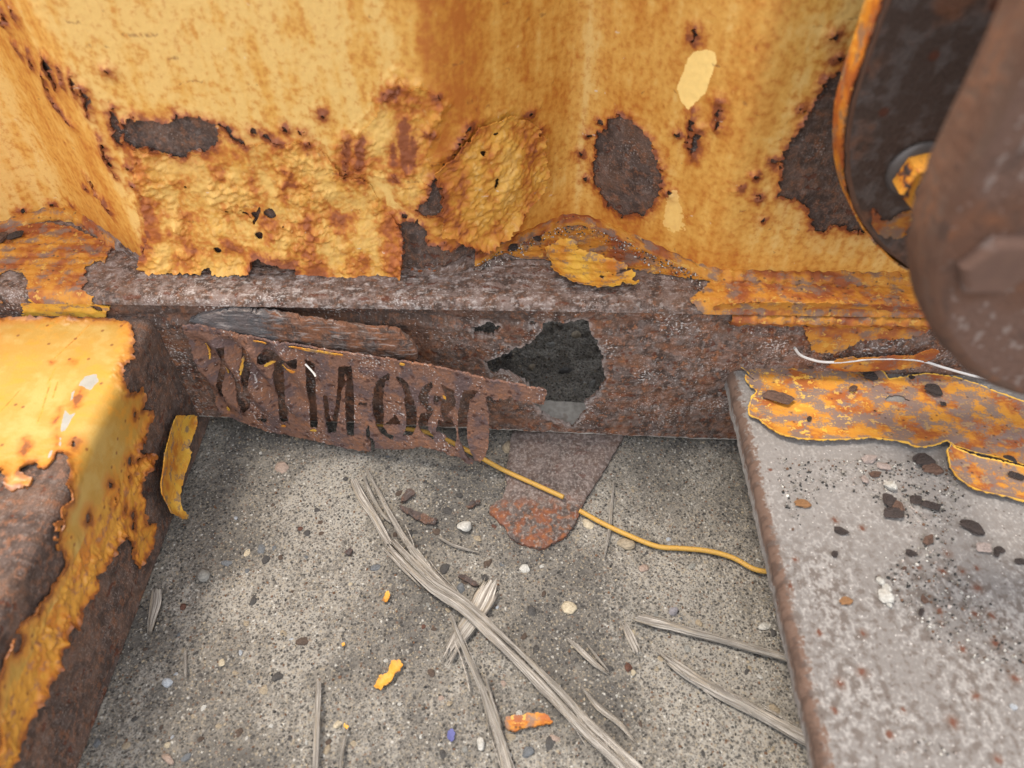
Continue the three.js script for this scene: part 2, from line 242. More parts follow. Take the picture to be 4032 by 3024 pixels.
const HOLES = [
  new Poly([[-.1989,.2143],[-.1955,.2152],[-.1927,.2165],[-.1882,.2141],[-.183,.2138],[-.1779,.2131],[-.1714,.2164],[-.1702,.218],[-.1674,.2173],[-.1615,.2165],[-.1552,.215],[-.1525,.211],[-.154,.206],[-.157,.2009],[-.1637,.1969],[-.1654,.199],[-.1709,.1989],[-.1731,.1946],[-.1764,.1941],[-.1814,.1957],[-.1856,.1974],[-.1903,.1986],[-.19,.2016],[-.1957,.2002],[-.2001,.201],[-.2019,.2035],[-.2012,.2085]]),
  new Poly([[-.0485,.1848],[-.0459,.1779],[-.047,.1608],[-.0537,.1605],[-.06,.1636],[-.0581,.1665],[-.0527,.1722],[-.0504,.1804]]),
  new Poly([[-.0691,.1566],[-.0646,.1596],[-.0566,.1556],[-.0554,.1494],[-.0552,.1421],[-.0477,.1393],[-.042,.1353],[-.0385,.139],[-.0312,.1318],[-.0252,.1285],[-.0199,.1312],[-.0191,.1274],[-.0218,.1255],[-.0272,.1229],[-.0332,.1229],[-.0444,.124],[-.0709,.1235],[-.0688,.1432]]),
  new Poly([[.0446,.1923],[.049,.1972],[.053,.1966],[.0561,.1961],[.0586,.1953],[.0618,.1941],[.0661,.1905],[.0682,.186],[.0703,.1815],[.0728,.1742],[.0753,.1677],[.0748,.1595],[.0732,.1536],[.0714,.1485],[.068,.1424],[.0624,.1398],[.056,.1347],[.0548,.1384],[.0487,.1384],[.0455,.1444],[.0416,.1491],[.0393,.1546],[.0378,.1633],[.0399,.1689],[.0386,.1753],[.0389,.1821],[.0434,.1873]]),
  new Poly([[.1743,.2447],[.1425,.2421],[.1383,.2399],[.1351,.2399],[.1356,.2347],[.1351,.2317],[.1335,.2249],[.1322,.2194],[.1305,.2121],[.1278,.2055],[.1264,.1995],[.1279,.1908],[.1297,.1837],[.1303,.1754],[.1377,.1746],[.1427,.1738],[.1484,.1682],[.1519,.1614],[.1545,.1554],[.1607,.154],[.1636,.1581],[.1684,.1587],[.1754,.1548],[.1873,.154],[.2096,.1544]]),
  new Poly([[-.155,.1337],[-.1515,.1351],[-.1314,.1305],[-.1311,.1242],[-.1345,.1155],[-.1606,.115]]),
  new Poly([[-.231,.2407],[-.2272,.2398],[-.2276,.2359],[-.2305,.2265],[-.2333,.2222],[-.2337,.2268],[-.2335,.2338]]), new Poly([[-.2156,.2358],[-.2152,.2313],[-.2159,.2266],[-.219,.2243],[-.2182,.2291]]), new Poly([[-.2125,.231],[-.2111,.228],[-.2134,.2192],[-.216,.2147],[-.2158,.2196]]),
  new Poly([[-.2393,.26],[-.2384,.2582],[-.2396,.2537],[-.2419,.2537]]), new Poly([[-.2425,.2389],[-.2452,.2288],[-.2476,.2287]]), new Poly([[-.2142,.2043],[-.2147,.1973],[-.2145,.1876],[-.2156,.181],[-.2165,.1854],[-.217,.1924]]), new Poly([[-.2364,.1571],[-.2352,.1526],[-.2358,.1471],[-.2388,.1507]]),
  new Poly([[-.203,.2206],[-.201,.2207],[-.2016,.2134],[-.2018,.2068],[-.2042,.2008],[-.2066,.2007],[-.2066,.2067]]),
  ...[[[[-.0899,.2051],[-.0938,.1859]], .0016], [[[-.083,.2052],[-.0865,.1896]], .0012], [[[-.0603,.216],[-.0627,.1898]], .0024], [[[-.0575,.207],[-.0595,.1898]], .0016], [[[-.0672,.202],[-.0679,.1924]], .0013], [[[-.0687,.227],[-.0608,.2324]], .0016], [[[.0778,.2518],[.0779,.2454]], .0008], [[[.0834,.2135],[.0842,.1925]], .0009], [[[.0871,.2059],[.0874,.1931]], .0009], [[[.0861,.2029],[.087,.1884]], .0007], [[[.0934,.2224],[.094,.208]], .0005], [[[-.2386,.2281],[-.2443,.2147]], .0009], [[[-.2443,.2147],[-.2336,.204]], .001], [[[-.2435,.1684],[-.242,.1582]], .0010], [[[-.2214,.2373],[-.2246,.2271]], .0008], [[[-.2498,.2554],[-.2527,.2474]], .0008], [[[-.2547,.237],[-.2528,.2331]], .0009], [[[-.0322,.2056],[-.0399,.194]], .0009], [[[-.151,.2134],[-.1413,.2011]], .0012], [[[-.132,.2071],[-.1231,.2022]], .001]].map(([p, w]) => new Slit(p[0], p[1], w)),
  ...[[-.1963,.2391,1.6],[-.119,.2106,2.4],[-.1355,.2087,2.6],[-.2956,.1288,1.7],[-.3104,.1292,1.2],[-.2794,.1314,.9],[-.2519,.1566,1.3],[-.242,.1582,1.6],[-.2375,.1519,1.6],[-.2052,.1876,1.8],[-.2075,.1774,1.6],[-.217,.1322,2.6],[-.21,.1476,1.8],[-.2132,.1392,1.6],[-.1,.2181,1.6],[-.1099,.2024,2.2],[-.1116,.209,1.6]].map(([x, y, r]) => new Spot([x, y], r * .0006)),
  ...[[-.0451,.2261,2.2],[-.0494,.2083,1.8],[-.0307,.2059,2.1],[.0001,.2013,2],[.0049,.1896,1.6],[.0308,.1684,2.5],[.035,.1525,2],[.0343,.1803,2.1],[.0404,.1895,1.9],[.0794,.1629,2.2],[.0738,.1756,1.5],[.0785,.1979,1.8],[-.0661,.1606,2.4],[-.0689,.1839,2.2],[-.0466,.1423,1.5],[-.0048,.1384,2.2]].map(([x, y, r]) => new Spot([x, y], r * .0006)),
  ...[[.1233,.1964,2.5],[.1163,.1874,1.8],[.1109,.1802,1.2],[.1209,.1747,2.2],[.1293,.2244,2],[.134,.258,2.6],[.1384,.2485,2.2],[.1266,.1609,1.1]].map(([x, y, r]) => new Spot([x, y], r * .0007)),
];
const FLAKEHOLES = [...[[-.1386,.1616,3.4],[-.1469,.1604,2],[-.1731,.1382,2.2],[-.1613,.1632,1.2],[-.1795,.1772,1],[-.1333,.1536,.8],[-.1474,.1482,2.2]].map(([x, y, r]) => new Spot([x, y], r * .001)), new Slit(...[[-.1431,.1654],[-.1493,.1544]], .0012), new Slit(...[[-.1543,.1643],[-.1491,.1584]], .0009), new Slit(...[[-.2056,.1867],[-.199,.1923]], .0008),
  ...[[-.0266,.1919,1.3],[-.0193,.1988,.8],[-.0208,.1719,1.2],[.0036,.1892,1.2],[-.0899,.1643,.7]].map(([x, y, r]) => new Spot([x, y], r * .001)), new Slit(...[[-.0204,.1745],[-.0213,.1682]], .0013), new Slit(...[[-.1847,.1214],[-.1816,.126]], .003), new Slit(...[[-.0476,.1589],[-.049,.151]], .0012)];
const P_PATCH = new Poly([[.0768,.2361],[.0786,.2412],[.084,.2442],[.0876,.2439],[.0888,.2393],[.0873,.2309],[.0873,.2251],[.0843,.2191],[.0811,.213],[.0776,.2152],[.0745,.2213],[.0755,.2288]]);
const P_PALE2 = new Poly([[.0784,.1553],[.0803,.1668],[.0841,.1644],[.0865,.1566],[.0893,.1458],[.0844,.1382],[.0789,.1431]]);
const C_L2 = C(92, 62, 46), C_RIM = C(128, 78, 42), C_PL = C(104, 95, 93), C_CORD = C(172, 134, 58), C_WD = C(150, 142, 133), C_WL = C(194, 187, 178), C_WK = C(98, 88, 79), C_WT = C(184, 166, 140);
const C_PATCH = C(250, 212, 130);
const OCC = [P_SHEET, P_ROUND, P_PEAK];
const blist = (x, y, am) => { const wx = x + .0012 * pn(x * 190, y * 190), wy = y + .0012 * pn(x * 190 + 40, y * 190); am ??= .3 + 1.0 * ss(-.25, .3, pn(x * 38 + 7, y * 38) + .4 * pn(x * 95, y * 95)); return am * (.0016 * bub(wx * 80, wy * 80, .22) + .0013 * bub(wx * 210 + 3, wy * 210, .65) + .0010 * bub(wx * 390, wy * 390 + 9, .85) + .0006 * pn(x * 70, y * 70)) + .0006 * (.5 - Math.abs(pn(wx * 120 + 8, wy * 120))) + .00022 * pn(x * 700, y * 700); };
const zoneB = (x, y) => { // how blistered the coat is
  const d = most(OCC, x, y), e = most(HOLES, x, y); return Math.max(cl(1 + d / .006), .8 * cl(1 + (e - .0005) / .006) * ss(-.1, .25, pn(x * 70, y * 70) + .15)); };
const T_PAINT = bake(2048, 1024, -.35, .35, .11, .40, (x, y) => {
  const e = most(HOLES, x, y), sh = P_SHEET.sd(x, y), ro = P_ROUND.sd(x, y), pk = P_PEAK.sd(x, y), fl = Math.max(sh, ro, pk);
  const u = arc(x), low = fbm(u * 18, y * 12, 3), n = fbm(u * 75 + 2, y * 75, 4), m = fbm(u * 320, y * 310 + 3, 4), q = fbm(u * 1000, y * 950, 2), st = fbm(u * 150 + 9, y * 13, 3);
  // where rust water has run and stayed: the flanks of the ribs and the right bay
  let w = .22 + .25 * low;
  w += .42 * ss(-.062, -.045, x) * (1 - ss(.005, .05, x)) + .40 * ss(.028, .036, x) * (1 - ss(.105, .14, x)) + .12 * ss(.13, .16, x);
  w += .40 * ss(-.285, -.265, x) * (1 - ss(-.226, -.215, x)) + .16 * ss(-.10, -.05, x) * (1 - ss(-.048, -.044, x));
  w += .36 * st + .38 * ss(-.052, -.045, x) * (1 - ss(-.034, -.018, x)) - .3 * ss(.026, .031, x) * (1 - ss(.036, .044, x)) + .3 * (1 - ss(.118, .150, y + .01 * n)) + .5 * (1 - ss(.115, .128, y + .006 * n));
  setc(PALE); mixc(MID, ss(.1, .5, w + .4 * n + .25 * m)); mixc(OCHRE, .9 * ss(.35, .9, w + .4 * n + .35 * m)); mixc(ORANGE, .8 * ss(.75, 1.2, w + .45 * n + .4 * m));
  mixc(ORANGE, .40 * ss(.0, .42, m + .7 * q + .4 * n - .02 - .12 * w)); mulc(1 + .10 * q); mixc(PALE, .5 * ss(.2, .45, fbm(u * 200 + 50, y * 160 + 50, 3) - .3 * w));
  if (fl > -.004) { const f = cl(1 + (fl + .004 * n + .003 * m) / .007); const dk = fbm(u * 60 + 80, y * 60 + 13, 4);
    const dr = .22 * ss(-.16, -.08, x) * ss(.17, .14, y) * (sh > -.002 ? 1 : 0) + .1 * ss(-.18, -.2, x); mixc(YEL, (ro > -.001 ? .55 : .3) * f); mixc(OCHRE, f * .75 * ss(-.35, .2, dk + .5 * m + dr - (ro > 0 ? .12 : 0))); mixc(ORANGE, (ro > 0 ? .55 : .8) * f * ss(-.08, .34, dk + .4 * m + dr)); mixc(REDB, f * .75 * ss(.2, .5, dk + .4 * m + dr)); mixc(BROWN, f * .5 * ss(.3, .55, dk + .4 * m + .1 * q)); mixc(PALE, f * .5 * ss(.2, .45, m - dk)); }
  // rust creeping out from bare spots
  const hl = e + .0034 * m + .0028 * n + .0012 * q;
  mixc(ORANGE, .7 * ss(-.007, -.0006, hl)); mixc(REDB, .8 * ss(-.0028, -.0001, hl)); mixc(BROWN, .8 * ss(-.0013, .0002, hl));
  // runs below the spots
  let run = 0; for (let k = 1; k < 4; k++) run = Math.max(run, most(HOLES, x + .0006 * pn(y * 200, k), y + .006 * k) + .001 * pn(x * 500, y * 40)); mixc(REDB, .35 * ss(-.003, .001, run));
  if (P_PATCH.sd(x, y) + .0007 * m > 0) { setc(C_PATCH); mulc(1 + .08 * m); } if (P_PALE2.sd(x, y) + .004 * m > 0) mixc(C_PATCH, .55);
  cell(x * 190 + 4 * n, y * 190); if (cI > .965) mixc(BROWN, .6 * ss(.05 + .25 * cI2, .02, cF + .1 * q)); if (cI < .014) mixc(WHITE, .6 * ss(.13, .04, cF));
  return .5 + .3 * m + .25 * q; });
console.log('paint');
const wall = add('corrugated_wall', null, null, box);
{
  const g = skin({ a0: -.75, a1: .75, b0: .10, b1: .42, step: .003, surf: surfW, lift: (a, b) => .0006 * fbm(a * 120, b * 120, 3), thick: .003, tex: T_RUST });
  add('steel_sheet', g, M_RUST, wall);
  const coat = skin({ a0: -.36, a1: .345, b0: .117, b1: .42, step: .00085, tex: T_PAINT, thick: .0012,
    surf: surfW,
    mask: (a, b) => -Math.max(most(HOLES, a, b) + rag(a, b, 1.6), most(OCC, a, b) - .0035 + rag(a, b)),
    lift: (a, b) => { const e = most(HOLES, a, b); return .0012 + .85 * zoneB(a, b) * blist(a, b) + .0011 * Math.exp(Math.min(0, e) / .0016) * (.4 + cl(.5 + pn(a * 160, b * 160))) + .00012 * pn(a * 500, b * 300); } });
  add('paint_coat', coat, matOf(T_PAINT, .55, .00018), wall);
  const MP = matOf(T_PAINT, .68, .0003);
  const flake = (P, base, edge, label) => tag(add('paint_flake', skin({ ...ofPoly(P), step: .0007, tex: T_PAINT, thick: .0009, surf: surfW,
    mask: (a, b) => Math.min(P.sd(a, b) + rag(a, b, .8), -(most(FLAKEHOLES, a, b) + rag(a, b, .5))),
    lift: (a, b) => { const s = P.sd(a, b); return base(a, b) + 1.15 * blist(a, b, P === P_ROUND ? .95 : undefined) + edge(a, b) * Math.exp(-Math.max(0, s) / .003); } }), MP, wall), label);
  flake(P_SHEET, (a, b) => .0018 + .0030 * ss(.17, .125, b) + .0018 * pn(a * 40, b * 40), (a, b) => .0003 + .0036 * ss(.15, .12, b) * cl(.6 + pn(a * 50, 2)), 'large blistered sheet of loose paint');
  flake(P_ROUND, (a, b) => .0034 + .0034 * ss(.0, .028, P_ROUND.sd(a, b)) + .0014 * ss(.15, .13, b), (a, b) => .0012 + .0032 * ss(-.03, -.055, a) + .003 * ss(.155, .13, b), 'round blistered flake of loose paint');
  flake(P_PEAK, (a, b) => .0012 + .0006 * pn(a * 60, b * 60), () => .0004, null);
  // the wall goes on above the picture
  const up = skin({ a0: -.75, a1: .75, b0: .42, b1: .50, step: .006, tex: T_PAINT, thick: .002, surf: surfW, lift: () => .0012 }); add('upper_paint_coat', up, matOf(T_PAINT, .55, .00018), wall);
  for (const [p, q] of [[-.75, -.36], [.345, .75]]) add('side_paint_coat', skin({ a0: p, a1: q, b0: .117, b1: .42, step: .006, tex: T_PAINT, thick: .001, surf: surfW, lift: () => .0011 }), matOf(T_PAINT, .55, .00018), wall);
}
console.log('wall');

// bottom rail: ledge, weld bead, front face with rust holes, bottom flange
const hb = X => Math.max(.003, .018 - .042 * (X + .23)) + .0008 * pn(X * 90, 3) + .0005 * pn(X * 300, 8);
const LEDGE_BAND = new Poly([[-.2349,-.3308],[-.1156,-.3336],[-.0367,-.346],[.0037,-.3534],[.0116,-.3285],[.0424,-.3174],[-.1117,-.3138],[-.2248,-.3111]]);
const T_LEDGE = bake(2048, 256, -.36, .36, -.402, -.306, (x, y) => { const d = .8 + .5 * fbm(x * 25, y * 40, 2), r = rustCol(x, y * 1.3, d, .5); const b = LEDGE_BAND.sd(x, y); mixc(WHITE, .34 * ss(.1, .5, fbm(x * 120 + 4, y * 300, 5) + .5 * fbm(x * 600, y * 900, 2) + 3 * cl(b, -.02, .004)) * (x > -.19 && x < .06 ? 1 : .3)); return r; });
const FH = [
    new Poly([[.0131,.1076],[.0166,.1065],[.022,.1054],[.0271,.1074],[.0323,.1087],[.0359,.1069],[.0381,.101],[.0389,.0967],[.0423,.0937],[.0447,.0861],[.0472,.0784],[.0475,.0704],[.0503,.0595],[.0486,.0524],[.0467,.0465],[.0427,.042],[.0383,.036],[.0406,.0315],[.0381,.0237],[.0346,.0157],[.0328,.0124],[.0265,.0155],[.0172,.02],[.012,.0261],[.0068,.0321],[.0047,.0395],[.0031,.0512],[-.0004,.0568],[-.0052,.0595],[-.0099,.0642],[-.0146,.0648],[-.0203,.0619],[-.0221,.066],[-.0247,.074],[-.0182,.0761],[-.0145,.0782],[-.0089,.0816],[-.008,.0849],[-.0025,.0856],[.0011,.0889],[.0055,.0916],[.0063,.0966],[.0098,.1015]]),
    new Poly([[-.0303,.1019],[-.0257,.1026],[-.0212,.1055],[-.0142,.1028],[-.0142,.101],[-.0169,.0985],[-.0174,.0948],[-.0232,.0953],[-.0295,.0958]]), new Spot([[.0044,.1054]][0], .0018), new Slit(...[[-.0121,.0886],[-.0075,.0842]], .0006)];
const T_FACE = bake(2048, 512, -.36, .36, -.01, .125, (x, y) => { const r = rustCol(x, y, .32 + .25 * ss(-.02, .1, x) + .2 * pn(x * 14, y * 20), 1); mixc(RUST2, .3 * ss(-.05, .3, fbm(x * 40 + 5, y * 90, 3))); cell(x * 150, y * 150); if (cI < .3) mixc(PIT, .8 * ss(.12 + .25 * cI2, .05, cF + .2 * pn(x * 500, y * 500))); mulc(1.12); mixc(RUST0, .45 * ss(.09, .11, y + .01 * pn(x * 60, y * 80)) * ss(.06, -.02, x)); const sp = fbm(x * 620 + 9, y * 760, 3) + .6 * fbm(x * 40, y * 40, 2); mixc(WHITE, .6 * ss(.36, .5, sp)); const hd = most(FH, x, y) + .0022 * pn(x * 260, y * 260) + .0009 * pn(x * 900, y * 900); mixc(DUST, .6 * ss(-.0022, .0002, hd)); return r; });
const rail = add('bottom_rail', null, null, box);
const ZC = -.3197, RL = .006, BE = ZC + RL * 1.45;   // the ledge rolls over its front edge; b runs on along the curve
const surfL = (a, b, l) => { if (b <= ZC) return [a, HL + .0006 * pn(b * 300, 4) + l, b]; const t = (b - ZC) / RL; return [a, HL - RL + (RL + l) * Math.cos(t), ZC + (RL + l) * Math.sin(t)]; };
{
  add('ledge', skin({ a0: -.75, a1: .75, b0: -.42, b1: BE, step: .0012, tex: T_LEDGE, thick: .002, surf: surfL, mask: (a, b) => b - zW(a) + .004, lift: (a, b) => .0007 * fbm(a * 110, b * 110, 3) }), matOf(T_LEDGE, .95, .0007), rail);
  const seam = new Slit(...[[.0843,.0793],[.0836,.009]], .0012);
  const zF = (a, b) => ZF + .0012 * fbm(a * 35, b * 35, 3) - .0012 * Math.exp(-(((b - .106) / .003) ** 2)) + .0012 * Math.exp(-(((b - .1) / .003) ** 2)) * ss(.06, .02, a) - .004 * ss(-.16, -.14, a) * ss(-.02, -.07, a) * ss(.03, .06, b) + .0016 * ss(-.0015, .0015, (a - .172) + (.107 - b) * .0 + (b - .06) * -.19) * ss(.1, .085, b);
  add('front_face', skin({ a0: -.36, a1: .36, b0: 0, b1: .1185, step: .0008, tex: T_FACE, thick: .0028, surf: (a, b, l) => [a, b, zF(a, b) + l], mask: (a, b) => Math.min(b - hb(a), -(most(FH, a, b) + rag(a, b, 1.2))),
    lift: (a, b) => .0009 * fbm(a * 130, b * 160, 3) + .0005 * pn(a * 420, b * 480) - .0012 * Math.max(0, cl(1 + seam.sd(a, b) / .0015)) }), matOf(T_FACE, .93, .0009), rail);
  for (const [p, q] of [[-.75, -.36], [.36, .75]]) add('front_face', skin({ a0: p, a1: q, b0: .004, b1: .1185, step: .004, tex: T_FACE, thick: .003, surf: (a, b, l) => [a, b, ZF + l] }), matOf(T_FACE, .93, .0009), rail);
  add('bottom_flange', skin({ a0: -.75, a1: .75, b0: ZF - .026, b1: ZF - .001, step: .003, tex: T_DUSTY, thick: .003, surf: (a, b, l) => [a, Math.max(.003, hb(a)) + .0012 + l, b] }), matOf(T_SILT, .96, .0004), rail);
  // weld bead along the foot of the wall
  const wp = [], n = 700, m = 12, uv = [], ix = [];
  for (let i = 0; i <= n; i++) { const X = -.36 + .72 * i / n; for (let j = 0; j <= m; j++) { const t = j / m * 1.75 - .1, r = (.0032 + .003 * Math.max(ss(-.235, -.25, X), ss(-.06, -.03, X))) + .0009 * Math.sin(i * .9 + 2 * pn(X * 60, 1)) * .6 + .0014 * fbm(X * 90, j * .5, 3);
      wp.push(X, HL - .001 + Math.sin(t) * r, zW(X) + .0005 + Math.cos(t) * r * 1.25); uv.push((X - T_OLD.a0) * 4, j / m * .06); } }
  for (let i = 0; i < n; i++) for (let j = 0; j < m; j++) { const k = i * (m + 1) + j; ix.push(k, k + 1, k + m + 1, k + 1, k + m + 2, k + m + 1); }
  const cut = (lo, hi) => ix.filter((_, k) => { const q = Math.floor(k / 6 / m) / n * .72 - .36; return q >= lo && q < hi; });
  const mk = (lo, hi, mat) => { const g = new THREE.BufferGeometry(); g.setAttribute('position', new THREE.Float32BufferAttribute(wp, 3)); g.setAttribute('uv', new THREE.Float32BufferAttribute(uv, 2)); g.setIndex(cut(lo, hi)); g.computeVertexNormals(); add('weld_bead', g, mat, rail); };
  mk(-.36, -.245, M_OLD); mk(-.245, -.03, M_DUSTY); mk(-.03, .36, M_OLD);
  // paint left on the ledge and on the face
  const lp = (P, mat, tex, base, ed, holes = []) => add('paint_remnant', skin({ ...ofPoly(P), step: .0008, tex, thick: .0006, surf: surfL, mask: (a, b) => Math.min(P.sd(a, b) + rag(a, b), -(most(holes, a, b) + rag(a, b, .7)), b - zW(a) - .002, BE - .0004 - b), lift: (a, b) => .0009 + base(a, b) + .0007 * fbm(a * 110, b * 110, 3) + .0004 * pn(a * 400, b * 400) + ed * Math.exp(-Math.max(0, P.sd(a, b)) / .002) }), mat, rail);
  lp(new Poly([...[[-.3133,-.3067],[-.3505,-.3776],[-.3234,-.375],[-.2972,-.381],[-.2795,-.3771],[-.2476,-.3593],[-.247,-.3514],[-.2459,-.3436],[-.2502,-.3454],[-.2552,-.3396],[-.2534,-.3322],[-.2494,-.3267],[-.2494,-.3195],[-.2424,-.3153],[-.2425,-.3114],[-.2569,-.3097],[-.2741,-.3093],[-.277,-.3145],[-.2794,-.3171],[-.2829,-.326],[-.2898,-.3331],[-.2978,-.3348],[-.3029,-.3328],[-.3003,-.3201],[-.2904,-.3072]]]), M_OLD, T_OLD, () => 0, .0003);
  lp(new Poly([[-.0212,-.3616],[-.0106,-.3778],[.0092,-.3902],[.0295,-.3956],[.052,-.3864],[.0869,-.3686],[.1152,-.356],[.2927,-.3602],[.2904,-.3045],[.2157,-.3027],[.1418,-.3046],[.1067,-.3038],[.0912,-.3185],[.1052,-.3348],[.0704,-.3422],[.0442,-.35],[.0172,-.3515],[-.0018,-.3533]]), M_OLD, T_OLD, () => 0, .0003);
  const YF = new Poly([[.0117,-.3572],[.0166,-.3622],[.0235,-.3664],[.0296,-.3635],[.03,-.3566],[.0443,-.3521],[.056,-.3467],[.0623,-.3357],[.0641,-.3303],[.0603,-.3266],[.0569,-.3274],[.0542,-.33],[.0533,-.3264],[.0486,-.3246],[.0399,-.3239],[.0301,-.3259],[.0243,-.3284],[.0198,-.3328],[.0163,-.3364],[.0143,-.3401],[.0146,-.3438],[.0128,-.3476],[.0117,-.3523]]);
  lp(YF, M_YELLOW, T_YELLOW, (a, b) => .0016 + .0016 * ss(.055, .02, a), .0022, [...[[.0467,-.3517,1.6],[.0556,-.341,1.8],[.0434,-.3352,1.4],[.0466,-.339,.7],[.0592,-.3411,1.6],[.062,-.3329,1.8]].map(([x, y, r]) => new Spot([x, y], r * .001)), new Slit(...[[.0526,-.3485],[.0583,-.3458]], .0009), new Slit(...[[.0494,-.3372],[.0604,-.3411]], .0008)]);
  const fp = (P, mat, tex, li, holes = []) => add('paint_remnant', skin({ ...ofPoly(P), step: .0008, tex, thick: .0007, surf: (a, b, l) => [a, b, zF(a, b) + l], mask: (a, b) => Math.min(P.sd(a, b) + rag(a, b), -(most(holes, a, b) + rag(a, b, .7))), lift: (a, b) => li + .0008 * bub(a * 150, b * 150, .4) + .0007 * fbm(a * 160, b * 160, 3) + .0008 * Math.exp(-Math.max(0, P.sd(a, b)) / .002) }), mat, rail);
  fp(new Poly([[-.2791,.1191],[-.2611,.1187],[-.2441,.1171],[-.2339,.1146],[-.2369,.1114],[-.2397,.109],[-.2412,.1046],[-.2384,.1018],[-.2635,.0996],[-.2942,.0989],[-.2892,.1056],[-.2869,.1104],[-.2867,.1143]]), M_YELLOW, T_YELLOW, .0009, [new Spot([[-.243,.1125]][0], .0028)]);
  fp(new Poly([[.1028,.1235],[.1201,.1255],[.1704,.126],[.2262,.1227],[.2347,.1125],[.2261,.104],[.218,.1001],[.2033,.0998],[.1919,.0971],[.182,.0893],[.1737,.0872],[.1667,.0896],[.1588,.1049],[.1522,.113],[.1506,.1188],[.1387,.1188],[.1218,.1182],[.1048,.1178]]), M_OLD, T_OLD, .0012, [[.1849,.1178,2.6],[.1858,.1126,2],[.2142,.1167,1.5],[.1587,.1085,1.6],[.2071,.1059,1.6]].map(([x, y, r]) => new Spot([x, y], r * .001)));
  // lip weld on the right half
  const q = []; for (let i = 0; i <= 40; i++) { const X = .115 + .3 * i / 40; q.push(new THREE.Vector3(X, .1125 + .0006 * pn(X * 90, 2), ZF + .0005)); }
  const tg = new THREE.TubeGeometry(new THREE.CatmullRomCurve3(q), 400, .0042, 10), tp = tg.attributes.position; for (let i = 0; i < tp.count; i++) { const x = tp.getX(i); const k = 1 + .12 * Math.sin(x * 900 + 2 * pn(x * 80, 5)) + .35 * fbm(x * 130, tp.getY(i) * 300, 3); tp.setY(i, .1115 + (tp.getY(i) - .1115) * k); tp.setZ(i, ZF + .0005 + (tp.getZ(i) - ZF - .0005) * k); }
  const tu = tg.attributes.uv; for (let i = 0; i < tu.count; i++) tu.setXY(i, tp.getX(i) * 4, tu.getY(i) * .1); tg.computeVertexNormals(); add('lip_weld', tg, M_OLD, rail);
  add('floor_pan', new THREE.BoxGeometry(1.5, .004, .21).translate(0, HL - .010, -.433), M_RUST, box);
}
console.log('rail');

